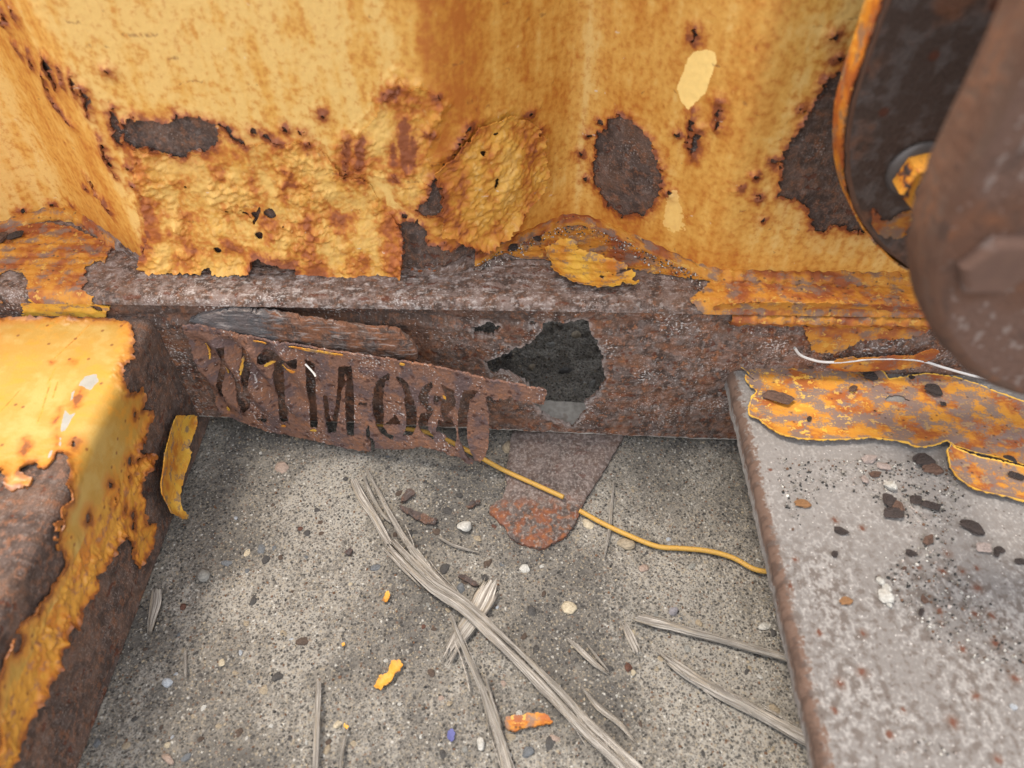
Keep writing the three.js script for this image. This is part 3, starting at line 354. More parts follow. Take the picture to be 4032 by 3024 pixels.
// the torn, bent number plate with its cut-out characters
{
  const out = new Poly([...[[-.1959,.1036],[-.1886,.1048],[-.1756,.1018],[-.1627,.0988],[-.1468,.0964],[-.1251,.0953],[-.1035,.0945],[-.0846,.0946]], ...[[-.0591,.0944],[-.0444,.0936],[-.0331,.0921],[-.0247,.0903],[-.0186,.0893],[-.0107,.0896],[-.004,.0895],[.0032,.0886],[.0093,.0893],[.014,.087],[.0119,.0831],[.0116,.0771],[.0074,.076],[.0028,.0774],[-.0023,.0769],[-.0074,.0778],[-.012,.0758],[-.0166,.0733],[-.0211,.0769],[-.0219,.0685],[-.0204,.0599],[-.0207,.0459],[-.0213,.0311],[-.0238,.0202],[-.0271,.0151],[-.031,.015],[-.0344,.0254],[-.0333,.0196],[-.0317,.0138],[-.0318,.0106],[-.0344,.0098],[-.0399,.0156],[-.0457,.0161],[-.0494,.0182],[-.0558,.0196],[-.0661,.0194],[-.0744,.0151],[-.0825,.0125],[-.0961,.01]], ...[[-.0987,.0062],[-.1126,.0047],[-.1313,.0053],[-.1501,.0061],[-.1688,.0074],[-.18,.0125],[-.1878,.0178],[-.1934,.0216],[-.1975,.0262],[-.1977,.0458],[-.197,.0668],[-.1965,.0865]]]);
  const cuts = [
    ...[[[-.1803,.0877],[-.1771,.0872],[-.1794,.0753],[-.1815,.0721],[-.1888,.0504],[-.1889,.0417],[-.1916,.0408],[-.1899,.0546],[-.1834,.0712]], [[-.1784,.069],[-.1779,.0626],[-.1797,.0455],[-.1805,.0294],[-.1818,.0266],[-.1813,.0419],[-.1801,.059]], [[-.167,.0854],[-.1625,.0853],[-.1774,.0306],[-.1812,.0266],[-.1783,.0421],[-.1737,.0556]],
      [[-.1562,.0836],[-.1536,.0848],[-.1435,.0826],[-.1419,.0821],[-.1343,.0823],[-.1355,.0755],[-.1437,.0767],[-.1444,.0774],[-.1488,.0771],[-.1584,.0773]], [[-.1485,.0783],[-.1441,.0775],[-.1466,.0683],[-.1475,.0557],[-.1537,.0207],[-.1577,.0195],[-.1566,.0322],[-.1524,.0548],[-.1506,.0684]],
      [[-.1285,.0818],[-.1238,.0804],[-.1262,.0712],[-.1285,.0509],[-.1337,.0201],[-.1377,.0188],[-.135,.0364],[-.1313,.0629]], [[-.123,.052],[-.1214,.0515],[-.1232,.0353],[-.1215,.0284],[-.1184,.0318],[-.1213,.0191],[-.126,.0171],[-.1252,.0312]], [[-.1082,.0803],[-.1065,.0671],[-.1111,.0604],[-.1121,.0543],[-.1171,.0357],[-.1213,.0191],[-.1218,.0265],[-.1142,.0521],[-.11,.0712]], [[-.1077,.0812],[-.1011,.0825],[-.1019,.0729],[-.1044,.0517],[-.1094,.019],[-.1128,.0187],[-.1109,.0371],[-.1085,.055],[-.1045,.0724]],
      [[-.1002,.0509],[-.0963,.0518],[-.0968,.0482],[-.1009,.0482]], [[-.0975,.0311],[-.0983,.0217],[-.0956,.0186],[-.0974,.0055],[-.0987,.0052],[-.0971,.0163],[-.0997,.0204],[-.0989,.0281]], [[-.1694,.0249],[-.1678,.0228],[-.1687,.018],[-.1709,.0167],[-.1752,.0193],[-.1712,.0204]],
      [[-.0786,.0811],[-.0826,.0777],[-.0863,.0726],[-.0894,.0631],[-.0917,.0517],[-.0924,.0421],[-.0917,.0325],[-.0899,.027],[-.0865,.0228],[-.0834,.0215],[-.0823,.0259],[-.0853,.0271],[-.0884,.0333],[-.0868,.0434],[-.0859,.0548],[-.084,.067],[-.082,.0736],[-.0797,.0749]], [[-.0738,.0796],[-.0706,.0786],[-.0681,.0749],[-.0672,.0664],[-.066,.0595],[-.0656,.0485],[-.067,.0367],[-.0703,.0289],[-.075,.0277],[-.0723,.0344],[-.071,.0472],[-.0711,.061],[-.0699,.0631],[-.0708,.0717],[-.0733,.0763]], [[-.0789,.0439],[-.0762,.0368],[-.0864,.0343],[-.083,.0386]], [[-.0761,.0567],[-.0733,.0568],[-.0744,.0552]],
      [[-.0535,.0799],[-.0587,.0736],[-.0619,.065],[-.0613,.0579],[-.058,.0541],[-.0575,.0524],[-.0622,.0484],[-.0641,.0413],[-.0634,.0346],[-.06,.0306],[-.0563,.0285],[-.0563,.0325],[-.0595,.0366],[-.0588,.0445],[-.0552,.0511],[-.0549,.0549],[-.0574,.0606],[-.0567,.0688],[-.0539,.0747]], [[-.0526,.068],[-.0491,.068],[-.0494,.0635],[-.0526,.0609]],
      [[-.0471,.0789],[-.0438,.0762],[-.0409,.0756],[-.0414,.0725],[-.0403,.0657],[-.0419,.059],[-.0468,.0522],[-.0437,.0483],[-.0417,.0403],[-.0416,.0325],[-.0432,.025],[-.0451,.0255],[-.0487,.0296],[-.0465,.0331],[-.0532,.0363],[-.0512,.0464],[-.0472,.0417],[-.0494,.0544],[-.048,.0656],[-.0449,.0681]], [[-.0344,.0767],[-.0268,.0786],[-.0288,.0738],[-.0319,.0686],[-.0336,.0565],[-.0351,.0372],[-.0343,.0275],[-.031,.015],[-.0347,.0171],[-.0385,.0313],[-.0393,.039],[-.0385,.0553],[-.0367,.0666]]].map(p => new Poly(p))];
  const NB = C(122, 88, 72), NG = C(94, 76, 74), NO = C(142, 96, 68), ND = C(66, 36, 25);
  const T_PLATE = bake(1024, 512, -.19, .03, 0, .12, (x, y) => { const n = fbm(x * 70, y * 70, 4), m = fbm(x * 260, y * 260, 4), q = fbm(x * 900, y * 900, 2); setc(NB); mixc(NG, .9 * ss(-.12, .25, n + .5 * m)); mixc(NO, .7 * ss(.12, .4, m - .5 * n)); mulc(1 + .35 * q);
    cell(x * 185 + n, y * 185); if (cI < .36) mixc(ND, .8 * ss(.14 + .3 * cI2, .05 + .1 * cI2, cF + .2 * m + .14 * q)); mixc(WHITE, .6 * ss(.36, .48, fbm(x * 620, y * 700, 3) + .5 * fbm(x * 50, y * 50, 2))); return .5 + .4 * m + .4 * q; });
  const crump = (a, b) => .0035 * ss(-.11, -.155, a) * Math.sin((a * .75 + b * .22) * 420) * ss(.02, .04, b) * ss(.1, .085, b);
  const MP = matOf(T_PLATE, .92, .0009);
  const pl = add('number_plate', skin({ ...ofPoly(out), step: .00055, tex: T_PLATE, thick: .0015, surf: (a, b, l) => [a, b, zN(a) + l], mask: (a, b) => Math.min(out.sd(a, b) + rag(a, b, .8), -(most(cuts, a, b) + .0007 + rag(a, b, .4))), lift: (a, b) => .0008 * fbm(a * 150, b * 150, 3) + .0003 * pn(a * 500, b * 500) + crump(a, b) + .003 * ss(.05, .02, b) * ss(-.16, -.1, a) + .0015 * ss(.088, .1, b) }), MP, box);
  tag(pl, 'bent rusty strip with cut-out characters WTM-081');
  // yellow paint left on its upper edge and in the cuts
  const rem = (ps, w) => { const s = new Slit(ps[0], ps[1], w); const g = skin({ a0: Math.min(ps[0][0], ps[1][0]) - .003, a1: Math.max(ps[0][0], ps[1][0]) + .003, b0: Math.min(ps[0][1], ps[1][1]) - .003, b1: Math.max(ps[0][1], ps[1][1]) + .003, step: .0004, tex: T_YELLOW, thick: .0005, surf: (a, b, l) => [a, b, zN(a) + l], mask: (a, b) => s.sd(a, b) + rag(a, b, .5), lift: (a, b) => .0018 + .0006 * fbm(a * 150, b * 150, 3) + crump(a, b) + .0015 * ss(.088, .1, b) }); add('paint_remnant', g, M_YELLOW, pl); };
  rem([[-.135,.0954],[-.1035,.0945]], .0011); rem([[-.1556,.0965],[-.1486,.0961]], .0010); rem([[-.0706,.0944],[-.0675,.0942]], .0009); rem([[-.1539,.077],[-.1488,.0771]], .0010); rem([[-.1438,.0763],[-.1355,.0755]], .0011); rem([[-.1683,.0775],[-.1713,.0675]], .0009); rem([[-.187,.0898],[-.189,.0751]], .0008); rem([[-.18,.0705],[-.1817,.0623]], .0009); rem([[-.1905,.0318],[-.1901,.0291]], .0013); rem([[-.0501,.0262],[-.0464,.0252]], .0014); rem([[-.047,.072],[-.0452,.0685]], .0006); rem([[-.1577,.0181],[-.1545,.0187]], .0009); rem([[-.1383,.0173],[-.1345,.0181]], .0010);
  // delaminated slab of rust behind the upper edge of the plate
  const SL = new Poly([[-.1922,.1055],[-.1842,.11],[-.1642,.1157],[-.1487,.1149],[-.1284,.1126],[-.108,.1102],[-.0952,.1084],[-.0717,.1074],[-.0658,.1011],[-.0613,.0919],[-.065,.081],[-.0662,.0751],[-.092,.0744],[-.1342,.0852],[-.1697,.0957],[-.187,.1009]]);
  const sz = (a, b) => ZF + .0045 + .008 * ss(-.19, -.05, a);
  const T_SLAB = bake(1024, 256, -.2, -.02, .05, .125, (x, y) => { const r = rustCol(x + 11, y, .25, 1); mixc(RUST2, .5 * ss(-.2, .2, fbm(x * 70, y * 90, 3))); mixc(SLATE, .8 * ss(.0, .3, fbm(x * 60 + 3, y * 240, 3) + ss(-.13, -.17, x) - .2)); mixc(DUST, .6 * ss(.15, .35, fbm(x * 90, y * 700, 3))); return r; });
  add('rust_slab', skin({ ...ofPoly(SL), step: .0007, tex: T_SLAB, thick: .004, surf: (a, b, l) => [a, b, sz(a, b) + l], mask: (a, b) => SL.sd(a, b) + rag(a, b, .8), lift: (a, b) => .0016 * fbm(a * 60, b * 140, 4) + .0006 * fbm(a * 40 + 9, b * 600, 2) - .001 * Math.exp(-Math.max(0, SL.sd(a, b)) / .004) }), matOf(T_SLAB, .95, .0009), box);
}
console.log('plate');

// ---------- left fork pocket: a painted box section running out from under the rail ----------
const RB = .0065;
const surfB = (a, b, l) => { if (b < -RB) return [XL + b, HT + l, a]; if (b > RB) return [XL + l, HT - b, a]; const t = (b + RB) / (2 * RB) * Math.PI / 2; return [XL - RB + (RB + l) * Math.sin(t), HT - RB + (RB + l) * Math.cos(t), a]; };
const PRIMER = C(152, 150, 143);
{
  const fork = add('fork_pocket', null, null, box);
  const P = new Poly([...[[-.31,-.1984],[-.3132,-.0601],[-.3134,-.0199],[-.309,-.0094],[-.2975,-.0026],[-.2867,.0001],[-.2836,.0024]], ...[[-.2842,.0009],[-.2801,-.0007],[-.274,-.0004],[-.2707,.0014]], ...[[-.2678,.0038],[-.2651,.0091],[-.27,.0133],[-.2746,.018],[-.2789,.0186],[-.277,.0233],[-.2743,.0255],[-.2714,.0267],[-.2678,.0262],[-.2757,.0348],[-.2728,.0383],[-.2669,.0368],[-.2583,.0419],[-.2547,.0383],[-.249,.0384],[-.2494,.0427],[-.2566,.0502],[-.2598,.0567],[-.257,.0577],[-.2483,.0558],[-.2434,.0549],[-.2374,.0544],[-.2336,.0581],[-.2334,.0639],[-.2299,.0681],[-.228,.0736],[-.223,.0732],[-.2312,.0834],[-.2266,.088],[-.2167,.0908]], ...[[-.2254,.0892],[-.2164,.0893],[-.2035,.0874],[-.2015,.0828],[-.2045,.0771],[-.2084,.0722],[-.2088,.0662],[-.2067,.0573],[-.2005,.057],[-.1928,.0562],[-.1833,.0535],[-.1796,.0514],[-.1739,.055],[-.1674,.052],[-.159,.0512],[-.1521,.0526],[-.1512,.0459],[-.1429,.0498],[-.1378,.0482],[-.1322,.0504],[-.125,.0481],[-.1197,.0487],[-.1123,.0485],[-.1087,.0476],[-.1036,.0497],[-.0941,.0493],[-.0886,.0492],[-.0757,.0489],[-.0725,.0353],[-.1033,.0224],[-.1211,.0128],[-.1261,.0106],[-.1336,.0139],[-.1397,.015],[-.1464,.0171],[-.1569,.0219],[-.1654,.0232],[-.1716,.0229],[-.1749,.0188],[-.1748,.0109],[-.1745,.0057],[-.1811,.0032],[-.1858,.0067],[-.1883,.0059]], ...[[-.1732,.0143],[-.1743,.0069],[-.1759,.0043],[-.1804,.0062],[-.1845,.0066],[-.1891,.0032],[-.1919,.0049],[-.1957,.0063],[-.1984,.0042],[-.2003,.0001],[-.2044,-.0002],[-.2092,-.0017],[-.2159,-.0061],[-.2189,-.0119],[-.2139,-.0118],[-.2101,-.0122],[-.2089,-.0136],[-.2082,-.0168],[-.2118,-.0195],[-.2111,-.0222],[-.2074,-.0245],[-.2044,-.0241],[-.2028,-.0178],[-.2004,-.0163],[-.1975,-.0169],[-.1974,-.0208],[-.1953,-.0242],[-.1972,-.0276],[-.2025,-.0296],[-.2066,-.0336],[-.2053,-.0375],[-.1987,-.0658],[-.2037,-.1036]]]);
  const holes = [new Poly([[-.2253,-.0069],[-.2235,-.0051],[-.2213,-.0045],[-.2204,-.0052],[-.2222,-.0065],[-.2244,-.0073]]), new Poly([[-.2193,.0273],[-.2207,.0271],[-.2228,.0311],[-.2213,.0322],[-.2178,.0299]]), new Poly([[-.2,.0233],[-.1986,.0253],[-.1959,.0248],[-.1947,.023],[-.1978,.023]]), ...[[-.2461,.0428,1.3],[-.2623,.0231,2],[-.241,.0371,2.6],[-.2342,.0415,1.4],[-.2217,.0605,2.6],[-.2169,.0644,2.2]].map(([x, y, r]) => new Spot([x, y], r * .001)), new Slit(...[[-.2177,.0374],[-.2163,.0395]], .0008), new Slit(...[[-.2193,.0491],[-.2177,.0512]], .0008), new Slit(...[[-.2183,.063],[-.2159,.0661]], .0016), ...[[-.1303,.0172,4],[-.1973,.0249,2.6],[-.1463,.02,1.8]].map(([x, y, r]) => new Spot([x, y], r * .001))];
  const prim = [[[-.2617,-.0194],[-.2684,-.0189],[-.27,-.0134],[-.2648,-.0102],[-.2589,-.0123],[-.2616,-.0177]], [[-.2565,-.0211],[-.2576,-.0202],[-.253,-.0186],[-.2508,-.0193]], [[-.2445,-.0193],[-.2415,-.0159],[-.2433,-.0132],[-.2378,-.0138],[-.2311,-.0136],[-.2303,-.0156],[-.2377,-.018]], [[-.2272,-.0145],[-.2265,-.0134],[-.2208,-.0112],[-.222,-.0124]], [[-.2188,-.0155],[-.2194,-.0145],[-.2144,-.0141],[-.2144,-.0152]]].map(p => new Poly(p));
  const marks = [[[-.2617,-.0184],[-.2603,-.0161],[-.2531,-.0132],[-.2475,-.013],[-.2453,-.0148],[-.248,-.0181],[-.2537,-.0189]], [[-.2465,-.0228],[-.2424,-.0205],[-.2377,-.0201],[-.2349,-.0215],[-.2362,-.0231],[-.2397,-.0215]], [[-.233,-.0186],[-.2272,-.0145],[-.2207,-.0133],[-.2271,-.0176]], [[-.2267,-.033],[-.2268,-.0294],[-.2211,-.0257],[-.2141,-.0266],[-.2178,-.0308]], [[-.2802,-.0317],[-.2795,-.0285],[-.2771,-.0287],[-.2778,-.0318]], [[-.2792,-.0426],[-.2784,-.04],[-.2773,-.0406]]].map(p => new Poly(p));
  const BY = C(178, 138, 64), BL = C(186, 156, 90), scr = [[[[-.2635,-.0351],[-.2456,-.0316]]], [[[-.2463,-.0313],[-.2354,-.0296]]], [[[-.3072,-.0323],[-.28,-.0412]]], [[[-.2581,-.0486],[-.2417,-.0522]]], [[[-.2643,-.0316],[-.2527,-.0293]]], [[[-.2746,-.0372],[-.2626,-.0364]]]].map(([p]) => new Slit(p[0], p[1], .0007));
  const T_FORK = bake(1024, 1024, -.34, .02, -.14, .11, (z, b) => {
    const n = fbm(z * 45, b * 45 + 6, 4), m = fbm(z * 210, b * 210, 4), q = fbm(z * 900, b * 900, 2), top = b < 0;
    const e = Math.max(-P.sd(z, b), most(holes, z, b)) + .003 * m + .002 * n;
    setc(BY); mixc(BL, .7 * ss(-.1, .4, n + .4 * m)); mixc(OCHRE, .6 * ss(.05, .5, -n + .5 * m)); mixc(ORANGE, .8 * ss(-.06, -.11, b + .02 * n));
    if (b > .028) { const f = ss(.026, .05, b + .012 * n + .14 * (z + .27)); mixc(OCHRE, .6 * f); mixc(ORANGE, .7 * f * ss(-.1, .35, n + .6 * m)); mixc(OLDGREY, .5 * f * ss(.1, .4, m + .3 * q)); mixc(BROWN, .6 * f * ss(.2, .5, -n + .6 * m)); }
    mixc(ORANGE, .6 * ss(-.008, -.001, e)); mixc(BROWN, .75 * ss(-.003, 0, e));
    const s = most(scr, z, b) + .0006 * m; mixc(OCHRE, .6 * ss(-.0006, .0004, s)); mixc(BROWN, .5 * ss(.0002, .0006, s + .0006 * q));
    const k = most(marks, z, b) + .003 * m; mixc(ORANGE, .8 * ss(-.003, .001, k)); mixc(BROWN, .8 * ss(0, .002, k)); if (most(prim, z, b) + .001 * m > 0) { setc(PRIMER); mulc(1 + .15 * m); }
    cell(z * 200, b * 200); if (cI > .9) mixc(BROWN, .7 * ss(.25, .1, cF)); return .5 + .3 * m + .3 * q; });
  add('steel_box', skin({ a0: -.55, a1: .02, b0: -.30, b1: .1035, step: .002, tex: T_RUST, thick: .004, surf: surfB, lift: (a, b) => .0005 * fbm(a * 140, b * 140, 3) }), M_RUST, fork);
  add('paint_coat', skin({ ...ofPoly(P), b1: .104, step: .0008, tex: T_FORK, thick: .0011, surf: surfB, mask: (a, b) => Math.min(P.sd(a, b) + rag(a, b, .9), -(most(holes, a, b) + rag(a, b, .6)), -.3165 - a < 0 ? 1 : -1),
    lift: (a, b) => { const s = P.sd(a, b), low = ss(.03, .052, b + .006 * pn(a * 60, b * 60) + .14 * (a + .27)); return .0012 + low * 1.0 * blist(a, b * .75) + .5 * ss(.012, 0, s) * blist(a, b) + .0018 * Math.exp(-Math.max(0, s) / .0022) * cl(.4 + pn(a * 90, b * 90)) + .0002 * pn(a * 90, b * 90); } }), matOf(T_FORK, .42, .00018), fork);
  const K = new Poly([[-.2909,.0571],[-.3081,.078],[-.3045,.0826],[-.2946,.083],[-.2863,.083],[-.2857,.0876],[-.2816,.0876],[-.2741,.0871],[-.2666,.0866],[-.2556,.0861],[-.2493,.0868],[-.2461,.0918],[-.2469,.0966],[-.2478,.1014],[-.2449,.1004],[-.2413,.0947],[-.2377,.0822],[-.2382,.0732],[-.2391,.064],[-.2425,.0607],[-.2507,.0592],[-.2609,.056],[-.2707,.0568],[-.2822,.0563]]);
  tag(add('paint_flake', skin({ ...ofPoly(K), step: .0007, tex: T_YELLOW, thick: .0008, surf: surfB, mask: (a, b) => K.sd(a, b) + rag(a, b, .5), lift: (a, b) => .002 + .006 * ss(-.29, -.23, a) + .0015 * ss(.08, .095, b) + .0006 * fbm(a * 70, b * 70, 3) + .0025 * Math.exp(-Math.max(0, K.sd(a, b)) / .003) }), M_YELLOW, fork), 'tongue of yellow paint curling off the side');
}
console.log('fork');

// ---------- right deck plate: dusty rusted steel with curled paint on it ----------
const XP = .1235;
const edgeX = z => XP + .0008 * pn(z * 60, 4) + .0005 * pn(z * 240, 7);
const surfP = (a, b, l) => { const t = edgeX(b) + .005 - a; return [a, HP + l - (t > 0 ? .005 - Math.sqrt(Math.max(0, 2.5e-5 - Math.min(t, .005) ** 2)) : 0), b]; };
{
  const deck = add('deck_plate', null, null, box);
  const DM = C(112, 107, 104), DL = C(142, 138, 135), DB = C(84, 74, 68), spots = [...[[.1592,-.2111,1.9],[.1721,-.2074,1.5],[.134,-.1882,1.3],[.204,-.1832,2],[.2132,-.1842,1.8],[.2212,-.1857,1.4],[.2172,-.1754,2.4],[.2099,-.1934,2],[.1947,-.1632,1.6],[.2111,-.1617,1.8],[.2181,-.1615,2],[.1932,-.1571,1.4],[.2148,-.1481,2.2],[.1984,-.1449,1.6],[.1563,-.1511,1.8],[.1397,-.1284,2.2],[.1967,-.1244,1.8],[.1546,-.1077,1.4],[.1827,-.1133,2.4],[.2164,-.1322,2],[.1956,-.0991,1.6],[.1341,-.1172,1.4],[.1508,-.1334,2.2],[.1636,-.1179,1],[.1286,-.1741,1.2],[.1936,-.1854,1.2],[.1361,-.1514,1.2]], ...[[.1331,-.2417,.9],[.151,-.324,2.2],[.2475,-.3172,1.6]]];
  const T_DECK = bake(1536, 1536, .115, .415, -.33, -.03, (x, z) => {
    const n = fbm(x * 38, z * 38, 4), m = fbm(x * 230 + 4, z * 230, 4), q = fbm(x * 620, z * 620 + 3, 3), far = ss(-.17, -.24, z);
    setc(DM); mixc(DB, (.75 - .5 * far) * ss(-.02, .32, m + .35 * q + .3 * n)); mixc(DL, .7 * ss(.0, .4, -.7 * m + .7 * q + .4 * n)); mixc(DL, .4 * far); mulc(1 + .22 * q);
    mixc(RUST1, .9 * (1 - ss(.002, .0055, x - edgeX(z) + .005 * m + .003 * q))); mixc(RUST0, .6 * (1 - ss(.001, .005, x - edgeX(z) + .006 * n)) * ss(-.1, .25, m));
    for (const [a, b, r] of spots) { const d = Math.hypot(x - a, z - b) * 1000 + 1.6 * m; if (d < r * 2.2) { mixc(RUST1, .6 * ss(r * 2.0, r * .5, d + 1.8 * q)); mixc(PIT, .8 * ss(r * .9, r * .2, d + 1.2 * q)); } }
    cell(x * 330, z * 330); if (cI > .9) mixc(RUST0, .6 * ss(.25, .1, cF)); if (cI < .05 && x > edgeX(z) + .009) mixc(WHITE, .6 * ss(.16, .06, cF)); return .5 + .3 * m + .4 * q; });
  const MD = matOf(T_DECK, .95, .0005);
  add('steel_plate', skin({ a0: XP - .002, a1: .62, b0: -.3155, b1: .02, step: .0012, tex: T_DECK, thick: .009, surf: surfP, mask: (a, b) => a - edgeX(b), lift: (a, b) => .0005 * fbm(a * 60, b * 60, 3) }), MD, deck);
  add('support_web', new THREE.BoxGeometry(.008, HP - .012, .33).translate(.36, (HP - .012) / 2 + .002, -.148), M_RUST, deck);
  const F1 = new Poly([[.1277,-.3193],[.1407,-.3192],[.1519,-.3195],[.1601,-.3229],[.1614,-.3204],[.1736,-.3206],[.1891,-.3197],[.1977,-.3238],[.2027,-.3252],[.2089,-.3241],[.2117,-.3177],[.2142,-.3139],[.2162,-.3083],[.225,-.3104],[.2387,-.3132],[.2553,-.3111],[.2667,-.3052],[.2951,-.2879],[.2831,-.2422],[.2694,-.2459],[.2539,-.2507],[.2426,-.2536],[.2347,-.2571],[.2318,-.2607],[.2239,-.2573],[.2166,-.2556],[.2112,-.257],[.2102,-.2591],[.199,-.261],[.1908,-.2619],[.1777,-.2605],[.163,-.2596],[.1512,-.2599],[.1417,-.2629],[.136,-.2683],[.1328,-.2738],[.1275,-.2782],[.1279,-.2828],[.1306,-.2899],[.1354,-.2966],[.1333,-.2996],[.1312,-.3032],[.1303,-.3082],[.1336,-.3108]]);
  const h1 = [new Poly([[.2093,-.2935],[.2123,-.296],[.2171,-.2969],[.2213,-.2962],[.2213,-.2932],[.2188,-.291],[.2135,-.2913],[.2092,-.2917]]), new Spot([[.2007,-.2838]][0], .001), new Slit(...[[.1293,-.3125],[.1361,-.307]], .0008), new Slit(...[[.2213,-.2932],[.2242,-.2915]], .0006)];
  const F2 = new Poly([[.2343,-.2606],[.2295,-.2543],[.2281,-.248],[.2268,-.2434],[.2281,-.2369],[.2324,-.2311],[.239,-.2274],[.2499,-.2248],[.2592,-.2222],[.2729,-.2197],[.2831,-.2422],[.2685,-.2439],[.2531,-.2486],[.2455,-.2505],[.2371,-.2545],[.2345,-.2565]]);
  const DMV = C(118, 102, 96);
  const T_F1 = bake(1024, 768, .12, .42, -.34, -.2, (x, z) => { const n = fbm(x * 40 + 1, z * 55, 4), m = fbm(x * 170, z * 260, 4), q = fbm(x * 800, z * 900, 2), e = Math.max(F1.sd(x, z), F2.sd(x, z)), wl = ss(.25, .14, x); setc(OCHRE); mixc(YEL, .6 * wl * ss(-.1, .3, m)); mixc(ORANGE, .95 * ss(-.25, .25, n + .5 * m)); mixc(REDB, (.85 - .3 * wl) * ss(-.12, .3, n + .3 * m)); mulc(.82); mixc(DMV, .92 * ss(-.2, .14, fbm(x * 70 + 31, z * 110 + 5, 5) + .35 * q + .25 * m - .06 * wl)); mixc(YEL, .8 * ss(.18, .38, m + .5 * q + .3 * n) * (.25 + .75 * wl)); mixc(YEL, .9 * ss(.0009, .0003, e)); cell(x * 300, z * 300); if (cI > .9) mixc(UMBER, .7 * ss(.28, .1, cF)); return .5 + .5 * m + .3 * q; });
  const MF = matOf(T_F1, .75, .0003);
  tag(add('paint_flake', skin({ ...ofPoly(F1), a1: .42, step: .0008, tex: T_F1, thick: .0009, surf: surfP, mask: (a, b) => Math.min(F1.sd(a, b) + rag(a, b, .6), -(most(h1, a, b) + rag(a, b, .4))), lift: (a, b) => { const s = Math.max(0, F1.sd(a, b)); return .0014 + .0008 * fbm(a * 60, b * 90, 3) + .0035 * ss(.30, .24, a) * Math.exp(-s / .007) * ss(-.29, -.265, b) + .0016 * Math.exp(-s / .003) * ss(-.265, -.3, b); } }), MF, deck), 'wide curled sheet of dusty yellow paint');
  add('paint_flake', skin({ ...ofPoly(F2), step: .0007, tex: T_F1, thick: .0009, surf: surfP, mask: (a, b) => F2.sd(a, b) + rag(a, b, .5), lift: (a, b) => .002 + .0007 * fbm(a * 60, b * 90, 3) + .003 * Math.exp(-Math.max(0, F2.sd(a, b)) / .004) * ss(.4, .2, a) }), MF, deck);
  const F3 = new Poly([[.1765,.0808],[.1783,.0841],[.1823,.0883],[.1891,.0895],[.1923,.0881],[.2,.0891],[.2108,.0913],[.2214,.0913],[.2278,.0954],[.2314,.0974],[.2361,.095],[.2359,.0906],[.23,.0854],[.2294,.0821],[.2208,.081],[.2037,.0782],[.1906,.0766]]);
  add('paint_flake', skin({ ...ofPoly(F3), step: .0006, tex: T_OLD, thick: .0009, surf: (a, b, l) => [a, b, ZF + .003 + l], mask: (a, b) => F3.sd(a, b) + rag(a, b, .9), lift: (a, b) => .0005 + .004 * ss(.070, .080, b) + .0008 * fbm(a * 90, b * 90, 3) }), M_OLD, deck);
}
console.log('deck');

